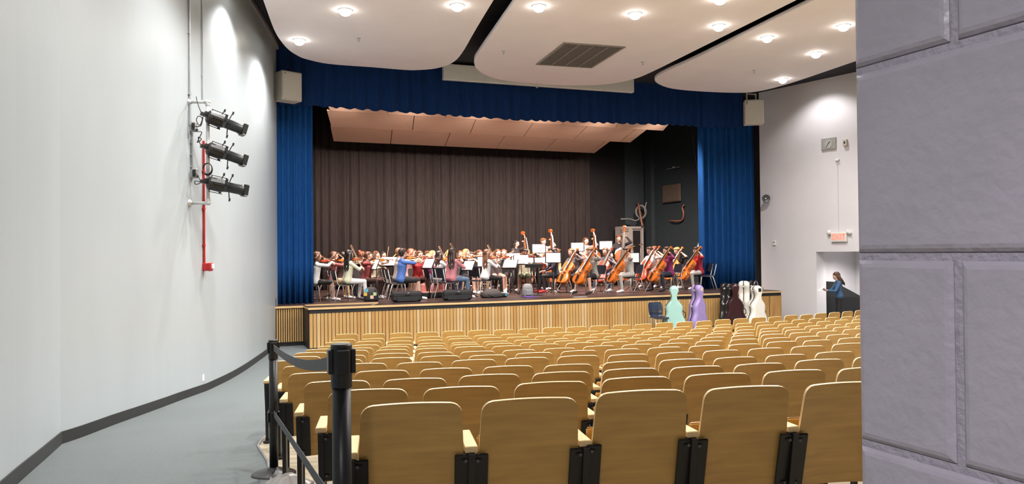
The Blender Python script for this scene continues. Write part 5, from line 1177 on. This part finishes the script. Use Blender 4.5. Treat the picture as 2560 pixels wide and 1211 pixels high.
cello_case(1814, 716, R(58), 22.2, 'narrow glossy black cello case beside the dark maroon one', blk)
cello_case(1836, 717, R(-8), 22.0, 'dark maroon cello case between black cases', mrn)
cello_case(1859, 710, R(70), 22.6, 'white and black cello case seen edge-on', wht, h=1.36)
cello_case(1880, 711, R(62), 22.9, 'black cello case behind the big white case', blk, h=1.36)
cello_case(1890, 728, R(20), 21.6, 'white cello case with black emblem, nearest the side wall', wht, badge=M['black'], h=1.27)
q = atY(1648, 800, 20.9); root = chair(TRZ(q.x, q.y, floorz(q.x, q.y), R(195)), 'navy', 'navy shell chair on the floor beside the mint cello case')
b = MB()
rings = []
for z, w, y in ((.42, .15, .20), (.5, .19, .225), (.62, .21, .24), (.76, .205, .265), (.83, .19, .28), (.85, .16, .285)):
    rings.append([(-w, -y + .03, z), (-w * .5, -y + .004, z), (w * .5, -y + .004, z), (w, -y + .03, z), (w, -y + .016, z), (w * .5, -y - .010, z), (-w * .5, -y - .010, z), (-w, -y + .016, z)])
b.loft(rings); b.build('back_shell', mat('navy shell', (.014, .024, .055), .4), root)

# ------------------------------------------------------------------ woman in the doorway
pr = W0 + WD * (wall_t(2098) + .1) - WN * .75
ph = atY(2096, 683, pr.y).z
kx = ray(2097, 700); kx = kx.x / kx.y
mw = TRZ(pr.y * kx, pr.y, 0, R(172) - R(90), ph / 1.60)
person(mw, 'reader', 'long', 'brown', 'denim', 1, 'black', 1, 'black', 'fair', 'person in denim jacket reading a sheet in the doorway', None)
so = empty('paper_sheet', mw @ Matrix.Translation((0, .52, 1.12)) @ Matrix.Rotation(R(-38), 4, 'X')); tag(so, 'white sheet held by the person in the doorway', 'paper')
b = MB(); b.box((0, 0, 0), (.30, .24, .003)); b.build('page', M['paper'], so)
q = atY(2103, 740, 24.9); q.z = 0
root = empty('covered_cart', TRZ(q.x, q.y, 0, R(-20))); tag(root, 'black covered cart behind the person in the doorway', 'cart')
b = MB(); b.loft([[(-.50, -.3, 0), (.62, -.3, 0), (.62, .3, 0), (-.50, .3, 0)], [(-.50, -.3, .72), (.62, -.3, .72), (.62, .3, .72), (-.50, .3, .72)], [(-.47, -.26, 1.22), (-.2, -.26, 1.2), (-.2, .26, 1.2), (-.47, .26, 1.22)]]); b.build('cover', M['black'], root)
b = MB(); b.box((.05, 0, .02), (1.2, .64, .04)); b.build('base', M['steel'], root)
